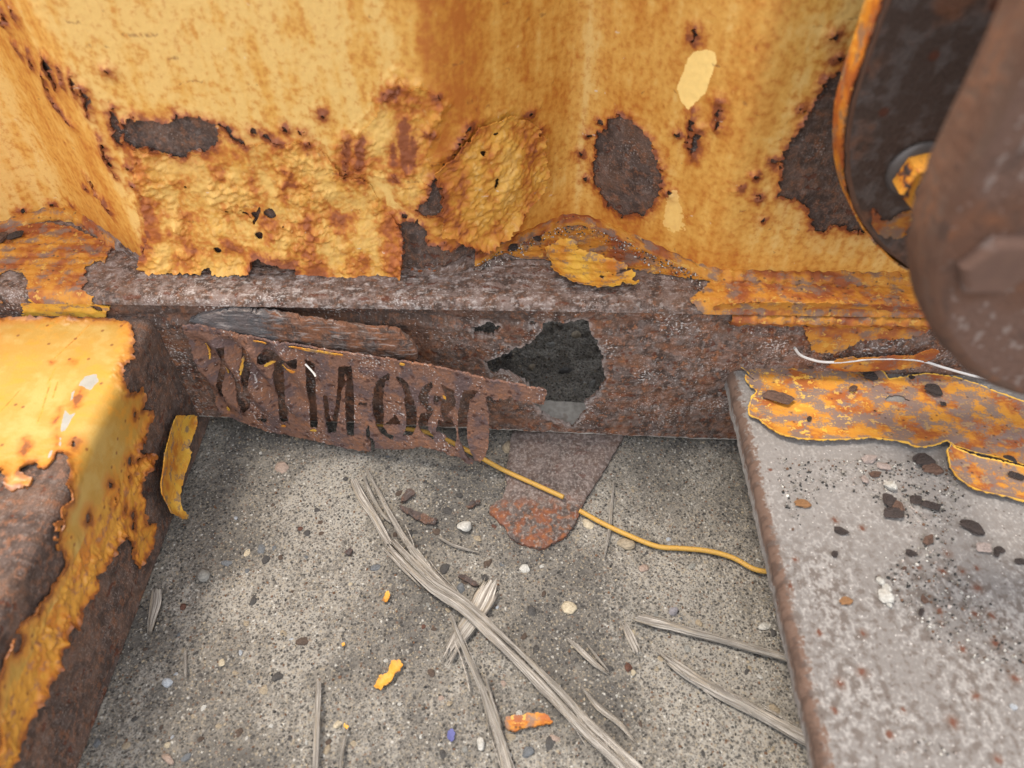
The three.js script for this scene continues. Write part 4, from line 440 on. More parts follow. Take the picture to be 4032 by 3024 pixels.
// ---------- two rounded hinge lugs with the bolt between them ----------
{
  const lx = .229, ly = .268, r = .1025, x0 = lx - r;
  const outline = (lx, ly, r) => { const s = new THREE.Shape(); s.moveTo(lx - r, .5); for (let k = 1; k < 40; k++) s.lineTo(lx - r, .5 - (.5 - ly) * k / 40); s.absarc(lx, ly, r, Math.PI, 2 * Math.PI, false); s.lineTo(lx + r, .5); s.lineTo(lx - r, .5); return s; };
  const LB = C(72, 56, 48), LG = C(92, 82, 78), LO = C(122, 74, 42), LM = C(98, 74, 63);
  const T_LUG = bake(1024, 1024, .1, .35, .12, .37, (x, y) => { const n = fbm(x * 30, y * 30, 4), m = fbm(x * 140, y * 140, 4), q = fbm(x * 600, y * 600, 2); setc(LB); mixc(LG, .8 * ss(-.15, .3, m + .4 * n)); mixc(LO, .6 * ss(.1, .4, n + .3 * m)); cell(x * 90, y * 90); if (cI > .86) mixc(PIT, .8 * ss(.25, .1, cF)); mulc(1 + .3 * q); return .5 + .4 * m + .4 * q; });
  const T_LUG2 = bake(1024, 1024, .1, .35, .12, .37, (x, y) => { const n = fbm(x * 22 + 9, y * 22, 4), m = fbm(x * 90, y * 90, 4), q = fbm(x * 500, y * 500, 2); setc(C_L2); mixc(LM, .75 * ss(-.2, .25, n + .3 * m)); mixc(LO, .6 * ss(.05, .4, -n + .4 * m)); mixc(RUST0, .5 * ss(.1, .4, fbm(x * 50, y * 50 + 30, 3))); mixc(DUST, .35 * ss(.25, .45, fbm(x * 260, y * 260, 3) + .3 * n)); mulc(1 + .25 * q); return .5 + .4 * m + .4 * q; });
  const T_RIM = bake(512, 512, 0, .12, 0, .12, (x, y) => { const n = fbm(x * 60, y * 60, 4), m = fbm(x * 300, y * 300, 3); setc(RUST1); mixc(C_L2, .9 * ss(-.3, .2, n)); mixc(RUST2, .35 * ss(.1, .4, m - n)); mixc(RUST0, .6 * ss(.05, .4, m + .3 * n)); return .5 + .5 * m; });
  const make = (zb, t, tex, label, lx, ly, r, bv) => {
    const lug = add('hinge_lug', null, null, box); tag(lug, label);
    const g = new THREE.ExtrudeGeometry(outline(lx, ly, r), { depth: t - 2 * bv, bevelEnabled: true, bevelSize: bv, bevelThickness: bv, bevelSegments: 5, curveSegments: 72 }); g.translate(0, 0, zb + bv);
    const p = g.attributes.position, nn = g.attributes.normal, uv = g.attributes.uv; for (let i = 0; i < p.count; i++) { const x = p.getX(i), y = p.getY(i), z = p.getZ(i); if (Math.abs(nn.getZ(i)) > .8) uv.setXY(i, (x - .1) * 4, (y - .12) * 4); else uv.setXY(i, z * 8, (y + .7 * x) * 8); const d = .0012 * fbm(Math.atan2(y - ly, x - lx) * 9, z * 60 + y * 20, 3); p.setXYZ(i, x + d * nn.getX(i), y + d * nn.getY(i), z); }
    const m = new THREE.Mesh(g, [matOf(tex, .9, .0007), matOf(T_RIM, .9, .0005)]); m.name = 'plate'; m.castShadow = m.receiveShadow = true; lug.add(m); return lug; };
  const l1 = make(-.295, .014, T_LUG, 'dark rusted lug with orange painted rim', lx, ly, r, .002);
  const l2 = make(-.2, .019, T_LUG2, 'near brown rusted lug', .206, .284, .086, .005);
  const L1 = .5 - ly, rim = (s, b, l) => { if (s < L1) return [x0 - l, .5 - s, b]; const f = (s - L1) / r; return [lx - (r + l) * Math.cos(f), ly - (r + l) * Math.sin(f), b]; };
  add('rim_paint', skin({ a0: .13, a1: .40, b0: -.2952, b1: -.2812, step: .0007, tex: T_OLD, thick: .0008, surf: rim, lift: (s, b) => .0032 + .0006 * fbm(s * 80, b * 80, 3), mask: (s, b) => { const k = (b + .2955) / .014; return Math.min(.0155 * (1.04 - k) - .0042 * Math.abs(pn(s * 60, 2)) - .008 * ss(.27, .29, s) * (1 - ss(.30, .31, s)) * .5, s - .185 + .01 * pn(b * 300, 1)) + rag(s, b, .7); } }), matOf(T_OLD, .6, .0003, { color: new THREE.Color(.95, .85, .7) }), l1);
  const LF = new Poly([[.1527,.199],[.1495,.2102],[.1561,.2039],[.1601,.204],[.1632,.2081],[.1666,.2097],[.1701,.2042],[.1686,.1976],[.1668,.195],[.16,.1949]]);
  add('face_paint', skin({ ...ofPoly(LF), step: .0007, tex: T_OLD, thick: .0008, surf: (a, b, l) => [a, b, -.281 + l], mask: (a, b) => Math.min(LF.sd(a, b) + rag(a, b), r - .001 - Math.hypot(a - lx, b - ly)), lift: (a, b) => .0012 + .0008 * fbm(a * 90, b * 90, 3) }), M_OLD, l1);
  const by = .229, bx = .162, nut = (rr_, h, z, seg, mat, name, par) => add(name, new THREE.CylinderGeometry(rr_, rr_ * 1.0, h, seg).rotateX(Math.PI / 2).translate(bx, by, z + h / 2), mat, par);
  const bolt = add('bolt', null, null, box);
  const MS = new THREE.MeshStandardMaterial({ color: new THREE.Color(.12, .105, .10), roughness: .5, metalness: .5 });
  const wash = new THREE.LatheGeometry([[0, 0], [.0125, 0], [.013, .0012], [.0115, .0028], [.008, .0045], [0, .005]].map(q => new THREE.Vector2(...q)), 32).rotateX(Math.PI / 2).translate(bx, by, -.281); add('washer', wash, MS, bolt);
  const T_NUT = bake(256, 256, -.012, .012, -.012, .012, (x, y) => { const n = fbm(x * 110 + 3, y * 110 + 8, 4), m = fbm(x * 700, y * 700, 3); setc(RUST0); mixc(SLATE, .6 * ss(-.1, .3, m)); mixc(ORANGE, ss(-.14, -.06, n + .1 * m)); mixc(OCHRE, ss(-.08, .06, n + .2 * m)); mixc(BROWN, .5 * ss(.1, .35, m)); return .5 + .5 * m; });
  const hex = new THREE.Shape(); for (let k = 0; k < 6; k++) hex[k ? 'lineTo' : 'moveTo'](Math.cos(k * Math.PI / 3 + .3) * .0098, Math.sin(k * Math.PI / 3 + .3) * .0098);
  const nutM = add('nut', new THREE.ExtrudeGeometry(hex, { depth: .009, bevelSize: .0012, bevelThickness: .0012, bevelSegments: 3 }).translate(bx, by, -.2765), matOf(T_NUT, .65, .0003), bolt); { const u = nutM.geometry.attributes.uv; for (let i = 0; i < u.count; i++) u.setXY(i, u.getX(i) / .024 + .5, u.getY(i) / .024 + .5); }
  { const hx = new THREE.Shape(); for (let k = 0; k < 6; k++) hx[k ? 'lineTo' : 'moveTo'](Math.cos(k * Math.PI / 3) * .0085, Math.sin(k * Math.PI / 3) * .0085); const c = [[.1398,.2587]][0]; add('bolt_head', new THREE.ExtrudeGeometry(hx, { depth: .001, bevelSize: .003, bevelThickness: .003, bevelSegments: 5 }).translate(c[0], c[1], -.1812), matOf(T_LUG2, .9, .0006), l2); }
  nut(.0058, .07, -.27, 24, M_RUST, 'shank', bolt);
  add('hinge_bracket', new THREE.BoxGeometry(.17, .05, .16).translate(lx, .495, -.26), M_RUST, box);
}
console.log('lugs');

// ---------- stones set in the concrete, and loose grit ----------
const blob = (sd, flat, rough, det = 1) => { const g0 = new THREE.IcosahedronGeometry(1, det), p = g0.attributes.position, pl = []; for (let k = 0; k < 9; k++) { const a = rr(0, 6.28), e = rr(-.5, 1.2); pl.push([Math.cos(a) * Math.cos(e), Math.sin(e), Math.sin(a) * Math.cos(e), rr(.5, .86)]); }
  for (let i = 0; i < p.count; i++) { let x = p.getX(i), y = p.getY(i), z = p.getZ(i); const k = 1 + rough * fbm(x * 1.3 + sd * 7.1 + z * .7, y * 1.3 + z * 1.1 - sd * 3.3, 2) * 2; x *= k; y *= k; z *= k; for (const [a, b, c, d] of pl) { const o = x * a + y * b + z * c - d; if (o > 0) { x -= a * o; y -= b * o; z -= c * o; } } p.setXYZ(i, x, y * flat, z); } g0.computeVertexNormals(); return g0; };
const STONES = []; for (let k = 0; k < 7; k++) STONES.push(blob(k + 1, .62, .28));
const smoothN = g => { const p = g.attributes.position, n = g.attributes.normal, m = new Map(); for (let i = 0; i < p.count; i++) { const k = [0, 1, 2].map(c => Math.round(p.array[3 * i + c] * 1e4)).join(); const e = m.get(k) || [0, 0, 0]; e[0] += n.getX(i); e[1] += n.getY(i); e[2] += n.getZ(i); m.set(k, e); } for (let i = 0; i < p.count; i++) { const e = m.get([0, 1, 2].map(c => Math.round(p.array[3 * i + c] * 1e4)).join()), l = Math.hypot(...e); n.setXYZ(i, e[0] / l, e[1] / l, e[2] / l); } return g; };
STONES.forEach((g, i) => i % 2 || smoothN(g));
const T_STONE = bake(256, 256, 0, 1, 0, 1, (x, y) => { const m = fbm(x * 9, y * 9, 4); cr = cg = cb = cl(.82 + .5 * m); return .5 + .5 * m; });
const tone = {}; for (const [k, c] of Object.entries({ white: [204, 201, 194], grey: [150, 148, 142], blue: [112, 115, 119], dark: [78, 75, 73], brown: [90, 74, 63], tan: [170, 155, 132], pink: [174, 152, 138], red: [104, 68, 54], cream: [204, 190, 164], lilac: [146, 142, 147], ice: [184, 189, 196] })) tone[k] = new THREE.MeshStandardMaterial({ color: new THREE.Color(...C(...c.map(v => v * .88))), map: T_STONE.map, bumpMap: T_STONE.bumpMap, bumpScale: .0006, roughness: .85 });
const stone = (x, z, s, c, y = .1, k = Math.floor(rnd() * 7), el = rr(.8, 1.25)) => { const m = add('stone', STONES[k], tone[c], ground); m.scale.set(s * el, s * .75, s / el); m.rotation.set(rr(-.25, .25), rr(0, 6.3), rr(-.25, .25)); m.position.set(x, gH(x, z) + s * (y - .12) * .62, z); return m; };
const ST = (list, cs) => list.forEach(([x, z, s], i) => stone(x, z, s * .000045, cs[i % cs.length]));
ST([[-.1735,-.2182,70],[-.1558,-.2279,80],[-.164,-.1113,55],[-.1604,-.2135,40],[-.1275,-.2233,36],[-.2104,-.1167,60]], ['blue']);
ST([[-.1513,-.2207,66],[-.1188,-.1715,76],[-.1279,-.1523,75],[-.1409,-.1228,60],[-.1303,-.239,66],[-.1586,-.1201,44],[-.152,-.1947,70],[-.0954,-.1198,46],[-.1962,-.129,40],[-.2034,-.1652,36],[-.1751,-.1637,30]], ['dark', 'brown']);
ST([[-.1955,-.1163,60],[-.1595,-.159,55],[-.13,-.1761,50],[-.0956,-.1165,56],[-.1634,-.2251,60],[-.1504,-.1534,48],[-.1656,-.1304,40],[-.1746,-.1168,44],[-.1822,-.1648,36],[-.152,-.1814,50],[-.0917,-.1291,60],[-.1517,-.1262,40],[-.1334,-.1445,62]], ['tan', 'cream', 'tan']);
ST([[-.1623,-.1351,40],[-.1509,-.1643,34],[-.1251,-.1269,36],[-.125,-.1727,30],[-.1361,-.1207,30],[-.1769,-.2489,34],[-.1215,-.2235,30],[-.1823,-.1522,24],[-.1059,-.1199,30],[-.174,-.1209,34]], ['white', 'ice']);
ST([[-.2214,-.1303,50],[-.1431,-.223,46],[-.1353,-.2427,44],[-.1234,-.2474,50],[-.1909,-.1905,50],[-.1808,-.1248,30]], ['red', 'brown']);
ST([[-.0446,-.2177,80],[-.085,-.2172,80],[.0067,-.1919,76],[.0021,-.177,50],[.0085,-.1706,60],[-.0338,-.2047,80],[.0481,-.1601,56],[-.0465,-.1558,60],[.0163,-.1213,86],[.0052,-.1175,80],[-.0645,-.2417,50],[-.0514,-.242,60],[-.0208,-.2118,60],[-.0112,-.221,36],[.075,-.2302,44],[-.0475,-.1802,34],[.0305,-.1647,40],[.09,-.1898,30],[-.0369,-.1157,50],[.0623,-.132,50],[.0803,-.2376,60]], ['dark', 'blue', 'dark', 'brown']);
ST([[-.1025,-.226,56],[-.0537,-.1819,40],[-.0324,-.2105,70],[.0585,-.162,66],[-.0765,-.2392,40],[-.0168,-.2466,40],[.0133,-.2029,40],[.0475,-.1213,50]], ['brown', 'red']);
ST([[-.0267,-.2377,60],[.028,-.1948,110],[.0183,-.1247,60],[-.0821,-.1197,50],[.0409,-.2496,90],[-.0081,-.1514,40],[-.0358,-.1404,44],[-.0982,-.2061,36],[.0722,-.2199,70],[.0771,-.1667,60],[.0291,-.1724,40],[-.04,-.1427,40],[-.0034,-.1245,60],[.0626,-.181,36]], ['tan', 'cream', 'pink']);
ST([[.0025,-.2183,80],[.0765,-.1922,50],[.0219,-.2459,36],[-.0716,-.1623,36],[-.0312,-.1328,40],[-.1019,-.2281,30],[.0124,-.2205,40],[-.0524,-.1947,34],[.0889,-.2399,44],[.0003,-.1359,60],[-.0263,-.1182,40],[-.0129,-.1938,30],[-.0613,-.1398,36]], ['white', 'grey', 'ice']);
ST([[-.01,-.3092,120]], ['tan']); ST([[-.1556,-.288,120]], ['pink']); ST([[-.1735,-.2989,30]], ['white']);
ST([[-.0464,-.2577,90],[-.0776,-.2703,80],[-.0399,-.2691,60],[-.0194,-.2211,70],[-.068,-.2405,50],[-.1216,-.2392,50]], ['dark', 'brown']);
ST([[.1007,-.2226,60],[.1103,-.2512,40],[.0993,-.1873,60],[.1359,-.1863,80],[.0913,-.1721,50],[.1402,-.1829,60],[.1237,-.1627,40],[.1277,-.1579,40],[.1531,-.231,30],[.1529,-.1977,30],[.1314,-.1405,80]], ['grey', 'dark', 'tan', 'white']);
ST([[.0198,-.4073,90],[.0313,-.3796,110],[.0059,-.3837,70],[.0492,-.3663,80],[-.0113,-.3928,60],[.0394,-.4188,120],[.0129,-.4285,90]], ['grey', 'dark', 'tan']);
const inView = (x, z) => z < -.10 && z > -.44 && x > XL + .004 && x < .155;
for (let k = 0; k < 95; k++) { const x = rr(XL, .15), z = rr(-.42, -.11); if (!inView(x, z)) continue; const q = rnd(); stone(x, z, rr(.0009, .0021), q < .35 ? 'dark' : q < .6 ? 'tan' : q < .72 ? 'brown' : q < .86 ? 'grey' : q < .93 ? 'white' : 'blue', -.1); }
function grit(name, n, place, tones, s0, s1, label, parent) {
  const g = new THREE.IcosahedronGeometry(1, 0), m = new THREE.InstancedMesh(g, new THREE.MeshStandardMaterial({ color: 0xffffff, roughness: .95 }), n), o = new THREE.Object3D(), c = new THREE.Color();
  for (let i = 0; i < n; i++) { const [x, y, z] = place(), s = s0 + (s1 - s0) * Math.pow(rnd(), 2.6); o.position.set(x, y + s * .15, z); o.scale.set(s * rr(.7, 1.4), s * rr(.5, .9), s * rr(.7, 1.4)); o.rotation.set(rr(0, 6), rr(0, 6), rr(0, 6)); o.updateMatrix(); m.setMatrixAt(i, o.matrix); const t = tones[Math.floor(rnd() * tones.length)], v = rr(.75, 1.2); m.setColorAt(i, c.setRGB(t[0] * v, t[1] * v, t[2] * v)); }
  m.name = name; m.castShadow = m.receiveShadow = true; scene.add(m); return tag(m, label, 'grit', null, 'stuff');
}
grit('sand_grit', 30000, () => { const x = rr(-.24, .17), z = rr(-.45, -.09); return [x, gH(x, z), z]; }, [GB, GB, GL, GD, GT, GB, GD, GDD, GL, GB, GBR], .0002, .00085, 'fine sand and grit strewn over the concrete ground');
const onDeck = () => { for (; ;) { const x = rr(.135, .33), z = rr(-.25, -.10); const d = pn(x * 18, z * 18 + 4) + ss(.16, .26, x) * .5 * ss(-.14, -.22, z); if (d > .25 * rnd() + .12) return [x, HP + .0004, z]; } };
grit('rust_grit', 4500, onDeck, [GL, GW, GD, GDD, GDD, GBR, DUST, GB], .00018, .0008, 'pale and dark grit scattered over the rusted deck plate');
{ const P0 = [[-.1125,-.3176]][0]; grit('ledge_grit', 1500, () => { const x = rr(-.03, .10), z = zW(x) + .004 + rr(0, .02) * rnd(); return [x, HL + .0012, Math.min(z, -.325)]; }, [DUST, GW, GD, GDD, MAUVE], .00018, .0007, 'grey dust grains gathered on the ledge under the wall'); }
console.log('stones');

// ---------- loose pebbles ----------
const thing = (name, geo, mat, label, cat, group) => tag(add(name, geo, mat, scene), label, cat, group);
const pebble = (p, s, c, k, label, y = .55, el = 1.1) => { const m = thing('pebble', STONES[k], tone[c], label, 'pebble', 'loose pebbles on the concrete'); m.scale.set(s * el, s, s / el); m.rotation.set(.1, k * 1.3, .12); m.position.set(p[0], gH(p[0], p[1]) + s * y, p[1]); };
pebble([[-.1854,-.2089]][0], .0047, 'grey', 0, 'round flat pale grey pebble near the left box section', .3);
pebble([[-.1848,-.1473]][0], .0029, 'ice', 3, 'small pale blue pebble on the lower left concrete');
pebble([[-.1719,-.1097]][0], .0031, 'pink', 2, 'pinkish cream pebble at the bottom left edge', .4, 1.3);
pebble([[-.0351,-.2445]][0], .0049, 'white', 4, 'whitish rounded pebble left of the fallen rust plate', .45, 1);
pebble([[.0606,-.1583]][0], .0017, 'cream', 6, 'tiny round cream seed-like pebble between splinters', .8, 1);
pebble([[-.0183,-.1205]][0], .0032, 'white', 5, 'pale grey pebble beside the fibrous thin splinter', .5, .75);
pebble([[.0861,-.1934]][0], .0029, 'lilac', 1, 'lilac grey pebble above the painted twig', .5);
pebble([[.0621,-.2356]][0], .0052, 'tan', 0, 'tan oval pebble below the yellow cord', .2, 1.25);

// ---------- rust plate lying on the ground under the rail ----------
{
  const P = new Poly([...[[-.0079,-.3165],[-.0092,-.298],[-.0115,-.2836],[-.0095,-.2762],[-.0119,-.2667],[-.0198,-.2593],[-.0201,-.2553],[-.0165,-.2514],[-.0108,-.2457],[-.0077,-.24],[-.0026,-.2344],[.0057,-.2323],[.0107,-.2305],[.0148,-.232],[.019,-.2349],[.0274,-.2398],[.0326,-.2486],[.0364,-.2586],[.0411,-.269],[.0507,-.2851]], ...[[.067,-.3161],[.0765,-.3366],[-.0034,-.3347]]]);
  const T = bake(512, 512, -.05, .13, -.37, -.2, (x, z) => { const r = rustCol(x + 5, z + 2, .7, .15), m = fbm(x * 120, z * 120, 4); mixc(C_PL, .35); mulc(.82); mixc(DUST, .3 * ss(.0, .3, fbm(x * 400, z * 400, 2))); const e = ss(-.268, -.255, z + .006 * m); mixc(RUST1, .5 * e * ss(-.1, .25, m)); mixc(REDB, .45 * e * ss(-.05, .2, m)); mixc(ORANGE, .3 * e * ss(.02, .3, fbm(x * 260, z * 260 + 5, 4))); mulc(1 - .35 * e); mixc(DUST, .4 * ss(.1, .4, fbm(x * 500, z * 500, 3))); return r; });
  const g = skin({ ...ofPoly(P), step: .0008, tex: T, thick: .0025, surf: (a, b, l) => [a, .0042 + l, b], mask: (a, b) => P.sd(a, b) + rag(a, b, .5), lift: (a, b) => .0006 * fbm(a * 90, b * 90, 3) - .0016 * Math.exp(-Math.max(0, P.sd(a, b)) / .002) });
  thing('fallen_rust_plate', g, matOf(T, .94, .0006), 'flat rust plate with rounded orange end lying under the rail', 'metal plate');
}
// ---------- cords ----------
const tube = (pts, r, seg) => new THREE.TubeGeometry(new THREE.CatmullRomCurve3(pts.map(p => new THREE.Vector3(...p))), seg, r, 10);
const M_CORD = matOf(bake(512, 64, 0, 1, 0, 1, (x, y) => { const m = fbm(x * 90, y * 4, 4), q = fbm(x * 300, y * 14, 2); setc(C_CORD); mixc(OCHRE, .4 * ss(0, .4, m)); mixc(GD, .75 * ss(.22, .42, q + .4 * m)); return .5 + .5 * q; }), .6, .0003);
const cordAt = (list, ys) => list.map(([x, z], i) => [x, ys[i] ?? ys[ys.length - 1], z]);
thing('yellow_cord', tube(cordAt([[-.1042,-.3221],[-.0848,-.3185],[-.0607,-.3131],[-.0332,-.2975],[-.013,-.2846],[.0065,-.2743],[.0257,-.2639]], [.006, .006, .0065, .007, .0072, .0072, .0078]), .00155, 120), M_CORD, 'straight stiff yellow cord ending on the rust plate', 'cord', 'pieces of yellow cord');
thing('yellow_cord', tube(cordAt([[.0356,-.2567],[.0492,-.2484],[.0628,-.2412],[.0815,-.2334],[.0952,-.2325],[.1115,-.231],[.1246,-.227],[.1368,-.2195],[.1474,-.2185],[.1616,-.2218],[.1744,-.2192]], [.0042, .0036, .0034, .003, .003, .003, .003, .003, .003]), .00155, 160), M_CORD, 'wavy yellow cord running from rust plate to the grey plate', 'cord', 'pieces of yellow cord');
{ const w = [[.1539,.0963],[.1585,.0908],[.1658,.0871],[.1725,.0853],[.1815,.0852],[.19,.0864],[.1982,.0882],[.2069,.0887],[.2201,.0887],[.2295,.0874],[.245,.0819],[.2617,.0764],[.276,.0728]], p = [[.1672,-.3357],[.1692,-.3297],[.1748,-.3259],[.1809,-.3241],[.1902,-.3239],[.1999,-.3252],[.2098,-.327],[.2193,-.3276],[.2333,-.3275],[.2422,-.3262],[.2542,-.3206],[.2669,-.3152],[.2783,-.3116]]; thing('white_string', tube(w.map((q, i) => p[i][1] < -.3085 ? [q[0], q[1], -.309] : [p[i][0], HP + .0016, p[i][1]]), .0008, 160), new THREE.MeshStandardMaterial({ color: 0xc8c6c4, roughness: .5 }), 'thin white plastic string lying across the right plate', 'string'); }
thing('white_bristle', tube([...[[-.1277,.0831],[-.1254,.0809],[-.1231,.0782],[-.122,.0768]]].map(([x, h], i) => [x, h, zN(x) + .003 + .001 * i]), .0006, 24), new THREE.MeshStandardMaterial({ color: 0xcfcac4, roughness: .6 }), 'short white bristle stuck in the number strip', 'bristle');

// ---------- weathered wood splinters ----------
const T_WOOD = bake(256, 1024, 0, 1, 0, 1, (x, y) => { const m = fbm(x * 16, y * 4, 4), q = fbm(x * 90, y * 7 + 4, 3), s = fbm(x * 30 + 3, y * 40, 3); setc(C_WD); mixc(C_WL, ss(-.15, .25, m + .5 * q)); mixc(C_WK, .5 * ss(.2, .42, -m + .7 * q)); mixc(C_WT, .4 * ss(.05, .4, fbm(x * 4, y * 6 + 9, 3))); mulc(1 + .2 * s); return .5 + .7 * q; });
const M_WOOD = matOf(T_WOOD, .92, .0009);
const fibres = (s, list, n, y) => { for (let k = 0; k < n; k++) { const i0 = Math.floor(rr(0, list.length - 1.01)), a = list[i0], b = list[i0 + 1], t = rnd(), dx = b[0] - a[0], dz = b[1] - a[1], l = Math.hypot(dx, dz), o = rr(-.004, .004), len = rr(.012, .03), dv = rr(-.14, .14), p = [a[0] + dx * t - dz / l * o, a[1] + dz * t + dx / l * o], q = []; for (let m = 0; m < 5; m++) { const u = m / 4; q.push([p[0] + (dx / l - dz / l * dv * u) * len * u, y + rr(.0, .0015) - .002 * u, p[1] + (dz / l + dx / l * dv * u) * len * u]); } add('fibre', tube(q, rr(.00018, .0004), 12), M_WOOD, s); } };
function splinter(pts, w, hgt, y, o = {}) { // pts [[x, z], ...]; w width profile along it
  const sd = o.seed ?? pts[0][0] * 900, cv = new THREE.CatmullRomCurve3(pts.map(([x, z], i) => new THREE.Vector3(x, (Array.isArray(y) ? y[Math.min(i, y.length - 1)] : y), z))), L = cv.getLength(), n = Math.max(16, Math.round(L / .0012)), m = 30, pos = [], uv = [], ix = [];
  for (let i = 0; i <= n; i++) { for (let j = 0; j <= m; j++) {
      const jj = j % m, fr = .5 + .5 * pn(jj * 1.7 + sd, 3.3), end = (o.fray ?? .006) / L; let s = i / n; s = s < .5 ? end * fr * (1 - 2 * s) + s : s - end * (1 - fr) * (2 * s - 1);
      const c = cv.getPoint(cl(s)), t = cv.getTangent(cl(s)), l = Math.hypot(t.x, t.z), sx = -t.z / l, sz = t.x / l, k = s * (w.length - 1), k0 = Math.min(w.length - 2, Math.floor(k)), W = .88 * (w[k0] + (w[k0 + 1] - w[k0]) * (k - k0)) * (1 + .22 * pn(s * L * 45, sd + 5));
      const a = jj / m * Math.PI * 2, q = 1 + .30 * pn(jj * .5 + sd, s * L * 14) + .10 * pn(jj * 1.1 + sd, s * L * 40) + .05 * pn(jj * 2.7 + sd, s * L * 90), u = Math.cos(a) * W / 2 * q, v = Math.sin(a) * hgt / 2 * q * (W / Math.max(...w) * .5 + .5);
      pos.push(c.x + sx * u, c.y + v, c.z + sz * u); uv.push(j / m * (o.ru ?? 1.8) + .05 * pn(s * L * 60, sd), s * L * 9); } }
  for (let i = 0; i < n; i++) for (let j = 0; j < m; j++) { const k = i * (m + 1) + j; ix.push(k, k + m + 1, k + 1, k + 1, k + m + 1, k + m + 2); }
  const g = new THREE.BufferGeometry(); g.setAttribute('position', new THREE.Float32BufferAttribute(pos, 3)); g.setAttribute('uv', new THREE.Float32BufferAttribute(uv, 2)); g.setIndex(ix); g.computeVertexNormals(); return g;
}
const wood = (pts, w, h, y, label, o) => thing('wood_splinter', splinter(pts, w, h, y, o), M_WOOD, label, 'wood splinter', 'weathered wood splinters');
const LONG = [[-.08,-.2321],[-.0668,-.2189],[-.0503,-.2033],[-.0321,-.1908],[-.0159,-.1768],[-.0004,-.163],[.0169,-.1462],[.0331,-.1293],[.0485,-.1155],[.061,-.1033]];
{ const off = (list, d) => list.map(([x, z], i) => { const q = list[Math.min(i + 1, list.length - 1)], p = list[Math.max(0, i - 1)], l = Math.hypot(q[0] - p[0], q[1] - p[1]); return [x - (q[1] - p[1]) / l * d, z + (q[0] - p[0]) / l * d]; });
  const s = thing('wood_splinter', null, null, 'longest split grey wood splinter running to the bottom edge', 'wood splinter', 'weathered wood splinters');
  fibres(s, LONG, 16, .0075);
  const st = (l, w, h, y, o) => add('strand', splinter(l, w, h, y, o), M_WOOD, s);
  st(off(LONG, .0020), [.0035, .0045, .005, .0048, .005, .005], .0048, [.006, .006, .0075, .009, .0085, .007, .0062, .006], { fray: .014, seed: 3 });
  st(off(LONG, -.0022).slice(0, 6), [.0035, .0045, .0045, .002], .0042, [.006, .006, .0075, .009, .0085, .007], { fray: .012, seed: 11 });
  st(off(LONG, -.0026).slice(4), [.001, .0035, .005, .005], .0042, [.008, .0068, .006, .006], { fray: .008, seed: 17 });
  st(off(LONG.slice(0, 3), .0048), [.0012, .002, .0004], .0022, .006, { fray: .01, seed: 23 }); st(off(LONG.slice(0, 3), -.0012), [.0012, .0016, .0006], .002, .0085, { fray: .01, seed: 29 }); }
wood([[-.1086,-.278],[-.0996,-.2623],[-.0903,-.249],[-.0823,-.2362],[-.0773,-.2285]], [.0042, .0058, .0055, .005], .0042, .0052, 'broad blunt splinter touching the end of the longest one', { fray: .004, seed: 5 });
{ const s = thing('wood_splinter', null, null, 'forked thin splinter beside the upper part of the longest one', 'wood splinter', 'weathered wood splinters');
  fibres(s, [[-.092,-.2705],[-.0684,-.2324],[-.0393,-.1996]], 7, .006);
  add('strand', splinter([[-.1019,-.2869],[-.092,-.2705],[-.0806,-.2509],[-.0684,-.2324],[-.0541,-.2153],[-.0393,-.1996],[-.0241,-.1874]], [.0016, .0024, .0036, .0042, .0048, .0046, .0012], .0034, [.0042, .0042, .0042, .0044, .005, .0078, .0092], { fray: .006, seed: 31 }), M_WOOD, s);
  add('strand', splinter([[-.1032,-.2836],[-.096,-.2676],[-.0849,-.2508],[-.0783,-.2444]], [.0012, .0022, .002, .0006], .0024, .0042, { fray: .004, seed: 37 }), M_WOOD, s); }
wood([[-.0142,-.2123],[-.0195,-.1986],[-.0265,-.1846],[-.0346,-.1711],[-.041,-.157]], [.0095, .0125, .0115, .009, .006], .0034, .0036, 'wide flat wood chip crossing under the longest splinter', { fray: .016, seed: 41, ru: 2.4 });
{ const s = thing('wood_splinter', null, null, 'fibrous thin splinter curving down to the bottom edge', 'wood splinter', 'weathered wood splinters');
  fibres(s, [[-.0336,-.1751],[-.0195,-.1478],[-.0076,-.1184]], 8, .0055);
  add('strand', splinter([[-.0392,-.1878],[-.0336,-.1751],[-.0272,-.1624],[-.0195,-.1478],[-.0128,-.1316],[-.0076,-.1184],[-.0027,-.1038]], [.0012, .0022, .0026, .0032, .0045, .0052, .006], .0032, [.0076, .007, .0055, .0042, .0042], { fray: .006, seed: 43 }), M_WOOD, s);
  add('strand', splinter([[-.0185,-.1571],[-.015,-.1455],[-.0113,-.1351],[-.0078,-.125]], [.0006, .0018, .0024, .0012], .0024, .0044, { fray: .006, seed: 47 }), M_WOOD, s);
  add('strand', splinter([[-.0274,-.1649],[-.0222,-.1526],[-.0165,-.1361],[-.0135,-.1205]], [.0008, .0014, .0014, .0004], .002, .0042, { fray: .004, seed: 53 }), M_WOOD, s); }
wood([[-.105,-.1511],[-.103,-.1387],[-.1008,-.125],[-.0975,-.1036]], [.0022, .0034, .0034, .0036], .0034, .0038, 'upright short grey splinter at the lower left', { fray: .005, seed: 59 });
wood([[.0613,-.1886],[.0764,-.1851],[.0913,-.1812],[.1108,-.1759],[.1299,-.1706],[.1532,-.1641],[.1671,-.1607]], [.004, .0062, .005, .0046, .0042, .004], .0042, .004, 'pale barked twig reaching under the right plate', { fray: .006, seed: 61 });
